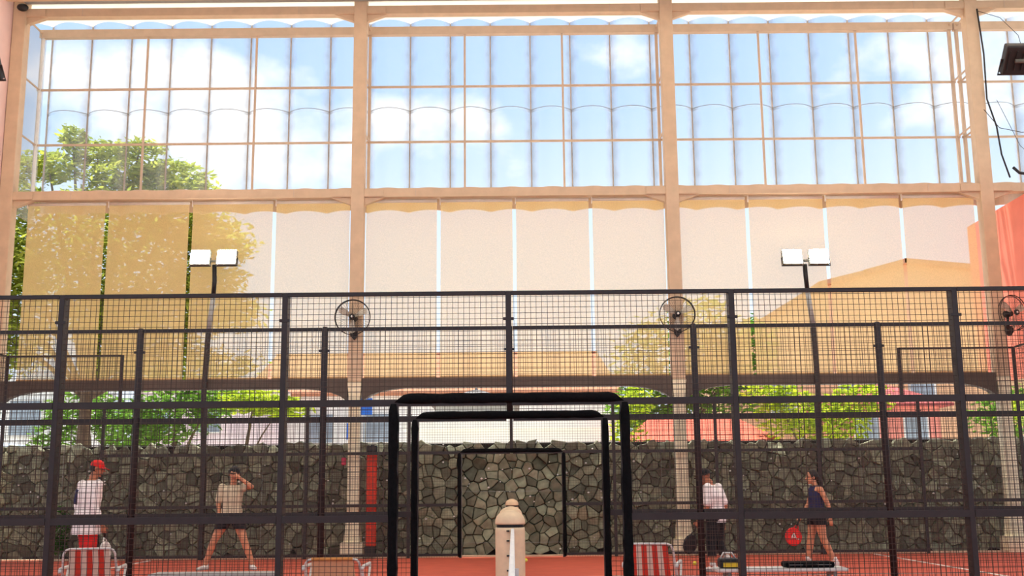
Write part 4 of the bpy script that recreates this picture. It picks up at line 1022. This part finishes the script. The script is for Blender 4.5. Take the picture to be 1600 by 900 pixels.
    racket('padel_racket', w + Vector((0.02, 0.02, -0.07)), (0.12, 0.05, -0.99), (0.95, -0.25, 0.1), 'white padel racket hanging from the hand of the person in red cap', WHITE, WHITE)
man_red_cap()

# ---- woman with hand to her face (facing the camera, legs apart)
def woman_left():
    p = empty('person', (-4.72, 9.3, 0)); tag(p, 'person in beige shirt with legs apart and one hand at the face', 'person')
    fwd = (0.05, -1, 0); pel, chest, neck, hc = (0, 0, 0.86), (0.01, -0.01, 1.2), (0.015, -0.01, 1.42), (0.03, -0.035, 1.57)
    B = Body(); B.oval(torso_secs(pel, chest, neck, fwd, 0.165, 0.15, 0.155, 0.115, 0.105))
    B.limb([neck, hc], [0.05, 0.048]); H = head(B, hc, (0.1, -1, -0.18), (0, 0, 1), 1.0)
    shL, shR = V3((0.19, -0.01, 1.35)), V3((-0.17, -0.01, 1.35))
    eL, wL = V3((0.35, -0.12, 1.36)), V3((0.13, -0.19, 1.53)); eR, wR = V3((-0.23, 0.01, 1.08)), V3((-0.2, -0.05, 0.86))
    B.limb([shL, eL, wL], [0.048, 0.04, 0.027]); B.limb([shR, eR, wR], [0.048, 0.038, 0.027])
    hand(B, wL, (-0.85, 0.12, 0.4), (0, 0.3, 1), (-0.2, 1, 0), 0.35, 0.95); hand(B, wR, (0.1, -0.1, -1), (0.3, -1, 0), (1, 0, 0), 0.5, 0.95)
    hpR, kR, aR = V3((-0.095, 0, 0.83)), V3((-0.27, -0.04, 0.47)), V3((-0.41, 0.0, 0.085)); hpL, kL, aL = V3((0.095, 0, 0.83)), V3((0.24, -0.05, 0.47)), V3((0.38, 0.0, 0.085))
    for h_, k_, a_ in ((hpR, kR, aR), (hpL, kL, aL)): B.limb([h_, h_.lerp(k_, 0.45), k_, k_.lerp(a_, 0.35), a_], [0.098, 0.085, 0.06, 0.06, 0.038])
    B.done('body', SKIN, p, 0.008); face(p, H)
    C = Body(); C.oval(torso_secs((0, 0, 0.9), chest, (0.015, -0.01, 1.41), fwd, 0.185, 0.172, 0.178, 0.135, 0.13)); C.oval([((0, 0, 0.74), (0.19, 0, 0), (0, 0.14, 0)), ((0, 0, 1.0), (0.175, 0, 0), (0, 0.13, 0))])
    C.limb([shL, shL.lerp(eL, 0.75)], [0.07, 0.066]); C.limb([shR, shR.lerp(eR, 0.75)], [0.07, 0.066])
    C.done('shirt', SHIRTT, p, 0.01, 3, [((0, 0, 0.78), (0, 0, -1)), ((0, 0, 1.425), (0, 0, 1)), (shL.lerp(eL, 0.68), eL - shL)])
    C = Body()
    for h_, k_ in ((hpR, kR), (hpL, kL)): C.limb([h_, h_.lerp(k_, 0.5)], [0.118, 0.105])
    C.oval([((0, 0, 0.75), (0.18, 0, 0), (0, 0.135, 0)), ((0, 0, 0.92), (0.172, 0, 0), (0, 0.125, 0))])
    C.done('shorts', BLKC, p, 0.01, 2, [((0, 0, 0.665), (0, 0, -1)), ((0, 0, 0.9), (0, 0, 1))])
    C = Body(); c, f, u, rr, rot = H
    C.ball(c + u * 0.04 - f * 0.03, (0.092, 0.1, 0.098), rot); C.ball(c - f * 0.085 - u * 0.03 - rr * 0.03, (0.07, 0.06, 0.1), rot); C.done('hair', HAIR, p, 0.009, 2, [(c + f * 0.05, f + u * -0.7)])
    C = Body(); C.ball(c + u * 0.045 - f * 0.005, (0.096, 0.106, 0.072), rot); hat = C.done('visor_cap', BLKC, p, 0.009, 2, [(c + u * 0.04, -u)])
    bm = bmesh.new(); k = 10; rows = []
    for i in range(k + 1):
        th = -1.15 + 2.3 * i / k; b0 = c + u * 0.045 + f * 0.095 * math.cos(th) + rr * 0.09 * math.sin(th); q = b0 + (f * 0.09 + u * -0.005) * math.cos(th * 1.1)
        rows.append([bm.verts.new(b0), bm.verts.new(q), bm.verts.new(q - u * 0.008), bm.verts.new(b0 - u * 0.008)])
    for i in range(k):
        for j in range(4): bm.faces.new((rows[i][j], rows[i][(j + 1) % 4], rows[i + 1][(j + 1) % 4], rows[i + 1][j]))
    obj('brim', bm, BLKC, hat)
    shoe(p, aR, (-0.5, -1, 0)); shoe(p, aL, (0.5, -1, 0))
woman_left()

# ---- man in black hat walking left
def man_right():
    p = empty('person', (3.1, 7.8, 0)); tag(p, 'person in black hat, white tee and black trousers stooping while walking left', 'person')
    fwd = (-0.8, 0.55, 0); pel, chest, neck, hc = (0.07, 0, 0.82), (0.05, 0.0, 1.14), (-0.01, 0.03, 1.34), (-0.08, 0.07, 1.435)
    r_ = V3(fwd).cross(Vector((0, 0, 1))).normalized()   # his right, away from camera side check
    B = Body(); B.oval(torso_secs(pel, chest, neck, fwd, 0.165, 0.18, 0.18, 0.125, 0.13))
    B.limb([neck, hc], [0.062, 0.056]); H = head(B, hc, (-0.85, 0.4, -0.3), (-0.25, 0.1, 1), 1.0)
    base = V3((0.04, 0.01, 1.27)); shA, shB = base - r_ * 0.19, base + r_ * 0.19   # A: left (camera side)
    eA, wA = shA + Vector((-0.02, -0.02, -0.29)), shA + Vector((-0.16, 0.0, -0.5)); eB, wB = shB + Vector((0.1, 0.0, -0.28)), shB + Vector((0.06, 0.02, -0.52))
    B.limb([shA, eA, wA], [0.052, 0.042, 0.03]); B.limb([shB, eB, wB], [0.052, 0.042, 0.03])
    hand(B, wA, (-0.3, 0.1, -1), (-1, 0.3, 0.2), (0.3, 1, 0), 1.0); hand(B, wB, (0, 0, -1), (-1, 0.3, 0), (0, -1, 0), 0.6)
    hpA, hpB = V3(pel) - r_ * 0.09, V3(pel) + r_ * 0.09
    kA, aA = V3((-0.03, -0.06, 0.46)), V3((-0.03, -0.1, 0.09)); kB, aB = V3((0.1, 0.1, 0.44)), V3((0.2, 0.02, 0.2))
    for h_, k_, a_ in ((hpA, kA, aA), (hpB, kB, aB)): B.limb([h_, h_.lerp(k_, 0.5), k_, k_.lerp(a_, 0.35), a_], [0.1, 0.085, 0.062, 0.06, 0.04])
    B.done('body', SKIN2, p, 0.008); face(p, H)
    C = Body(); C.oval(torso_secs((0.07, 0, 0.86), chest, (-0.01, 0.03, 1.33), fwd, 0.19, 0.2, 0.2, 0.15, 0.155)); C.oval([((0.07, 0, 0.68), r_ * 0.19, V3(fwd) * 0.15), ((0.07, 0, 0.9), r_ * 0.185, V3(fwd) * 0.148)])
    C.limb([shA, shA.lerp(eA, 0.8)], [0.072, 0.068]); C.limb([shB, shB.lerp(eB, 0.8)], [0.072, 0.068])
    C.done('shirt', SHIRTW, p, 0.011, 3, [((0, 0, 0.74), (0, 0, -1)), ((-0.01, 0.03, 1.34), (-0.3, 0.1, 1))])
    C = Body()
    for h_, k_, a_ in ((hpA, kA, aA), (hpB, kB, aB)): C.limb([h_, k_, k_.lerp(a_, 0.6)], [0.118, 0.084, 0.072])
    C.oval([((0.07, 0, 0.7), r_ * 0.17, V3(fwd) * 0.135), ((0.07, 0, 0.9), r_ * 0.172, V3(fwd) * 0.132)])
    C.done('trousers', BLKC, p, 0.011, 2, [((0, 0, 0.88), (0, 0, 1)), (kA.lerp(aA, 0.62), aA - kA)])
    C = Body(); c, f, u, rr, rot = H
    C.ball(c + u * 0.05 - f * 0.01, (0.088, 0.104, 0.08), rot); hat = C.done('hat', BLKC, p, 0.009, 2, [(c + u * 0.03, -u)])
    bm = bmesh.new(); k = 24; ri, ro, rl = [], [], []
    for i in range(k):
        th = 2 * math.pi * i / k; e_ = f * math.cos(th) * 1.15 + rr * math.sin(th)
        ri.append(bm.verts.new(c + u * 0.04 + e_ * 0.08)); ro.append(bm.verts.new(c + u * 0.022 + e_ * 0.135)); rl.append(bm.verts.new(c + u * 0.014 + e_ * 0.133))
    for i in range(k):
        q = (i + 1) % k; bm.faces.new((ri[i], ro[i], ro[q], ri[q])); bm.faces.new((ro[i], rl[i], rl[q], ro[q])); bm.faces.new((rl[i], ri[i], ri[q], rl[q]))
    obj('brim', bm, BLKC, hat, True)
    shoe(p, aA, (-1, 0.4, 0)); shoe(p, aB, (-0.75, 0.3, 0), -0.75)
    for a_ in (aA, aB): tube('sock', SHOE, p, [a_ + Vector((0, 0, 0.0)), a_ + Vector((0, 0, 0.05))], 0.047, 10)
    racket('padel_racket', p.location + wA + Vector((-0.03, 0.02, -0.06)), (-0.35, -0.05, -0.92), (0.6, -0.8, 0), 'black padel racket held by the person in black hat', BLACK, BLACK)
man_right()

# ---- woman in navy top, profile facing left
def woman_right():
    p = empty('person', (4.98, 8.85, 0)); tag(p, 'person in navy sleeveless top and black shorts walking left with red racket', 'person')
    fwd = (-0.95, -0.15, 0); pel, chest, neck, hc = (0.03, 0, 0.84), (0.03, 0, 1.13), (0.03, 0, 1.3), (-0.02, -0.005, 1.425)
    r_ = V3(fwd).cross(Vector((0, 0, 1))).normalized()
    B = Body(); B.oval(torso_secs(pel, chest, neck, fwd, 0.16, 0.14, 0.14, 0.115, 0.105))
    B.limb([neck, hc], [0.046, 0.044]); H = head(B, hc, (-0.98, -0.15, -0.08), (0, 0, 1), 0.95)
    base = V3((0.05, 0, 1.23)); shA, shB = base - r_ * 0.165, base + r_ * 0.165
    if shA.y > shB.y: shA, shB = shB, shA   # A: camera side
    eA, wA = shA + Vector((0.1, -0.03, -0.25)), shA + Vector((0.13, -0.02, -0.47)); eB, wB = shB + Vector((-0.08, 0, -0.25)), shB + Vector((-0.22, -0.02, -0.44))
    B.limb([shA, eA, wA], [0.045, 0.037, 0.026]); B.limb([shB, eB, wB], [0.045, 0.037, 0.026])
    hand(B, wA, (0.1, 0, -1), (-1, 0, 0.2), (0, 1, 0), 0.7, 0.92); hand(B, wB, (-0.5, 0, -0.8), (-0.6, 0, 0.6), (0, -1, 0), 1.0, 0.92)
    hpA, hpB = V3((0.04, -0.085, 0.81)), V3((0.02, 0.085, 0.81))
    kA, aA = V3((0.09, -0.09, 0.45)), V3((0.25, -0.1, 0.085)); kB, aB = V3((-0.06, 0.09, 0.45)), V3((-0.12, 0.1, 0.085))
    for h_, k_, a_ in ((hpA, kA, aA), (hpB, kB, aB)): B.limb([h_, h_.lerp(k_, 0.45), k_, k_.lerp(a_, 0.35), a_], [0.1, 0.085, 0.058, 0.058, 0.037])
    B.done('body', SKIN, p, 0.008); face(p, H, 0.95)
    C = Body(); C.oval(torso_secs((0.03, 0, 0.86), chest, (0.03, 0, 1.31), fwd, 0.175, 0.158, 0.125, 0.13, 0.122))
    C.done('tank_top', NAVY, p, 0.01, 2, [((0, 0, 0.8), (0, 0, -1)), ((0.03, 0, 1.285), (0.0, 0, 1))])
    C = Body()
    for h_, k_ in ((hpA, kA), (hpB, kB)): C.limb([h_, h_.lerp(k_, 0.5)], [0.116, 0.102])
    C.oval([((0.03, 0, 0.72), r_ * 0.172, V3(fwd) * 0.135), ((0.03, 0, 0.9), r_ * 0.168, V3(fwd) * 0.122)])
    C.done('shorts', BLKC, p, 0.01, 2, [((0, 0, 0.66), (0, 0, -1)), ((0, 0, 0.88), (0, 0, 1))])
    C = Body(); c, f, u, rr, rot = H
    C.ball(c + u * 0.034 - f * 0.026, (0.084, 0.096, 0.095), rot); C.limb([c - f * 0.09 + u * 0.0, c - f * 0.13 - u * 0.07, c - f * 0.12 - u * 0.16], [0.045, 0.042, 0.02])
    C.done('hair', HAIR, p, 0.009, 2, [(c + f * 0.045, f - u * 0.7)])
    shoe(p, aA, (-1, -0.1, 0)); shoe(p, aB, (-1, 0, 0))
    for a_ in (aA, aB): tube('sock', SHOE, p, [a_ + Vector((0, 0, 0.0)), a_ + Vector((0, 0, 0.06))], 0.044, 10)
    racket('padel_racket', p.location + wB + Vector((-0.04, -0.03, -0.05)), (-0.35, -0.25, -0.75), (0.1, -1, 0.3), 'red padel racket with white print held by the person in navy', REDC, REDC, True)
woman_right()
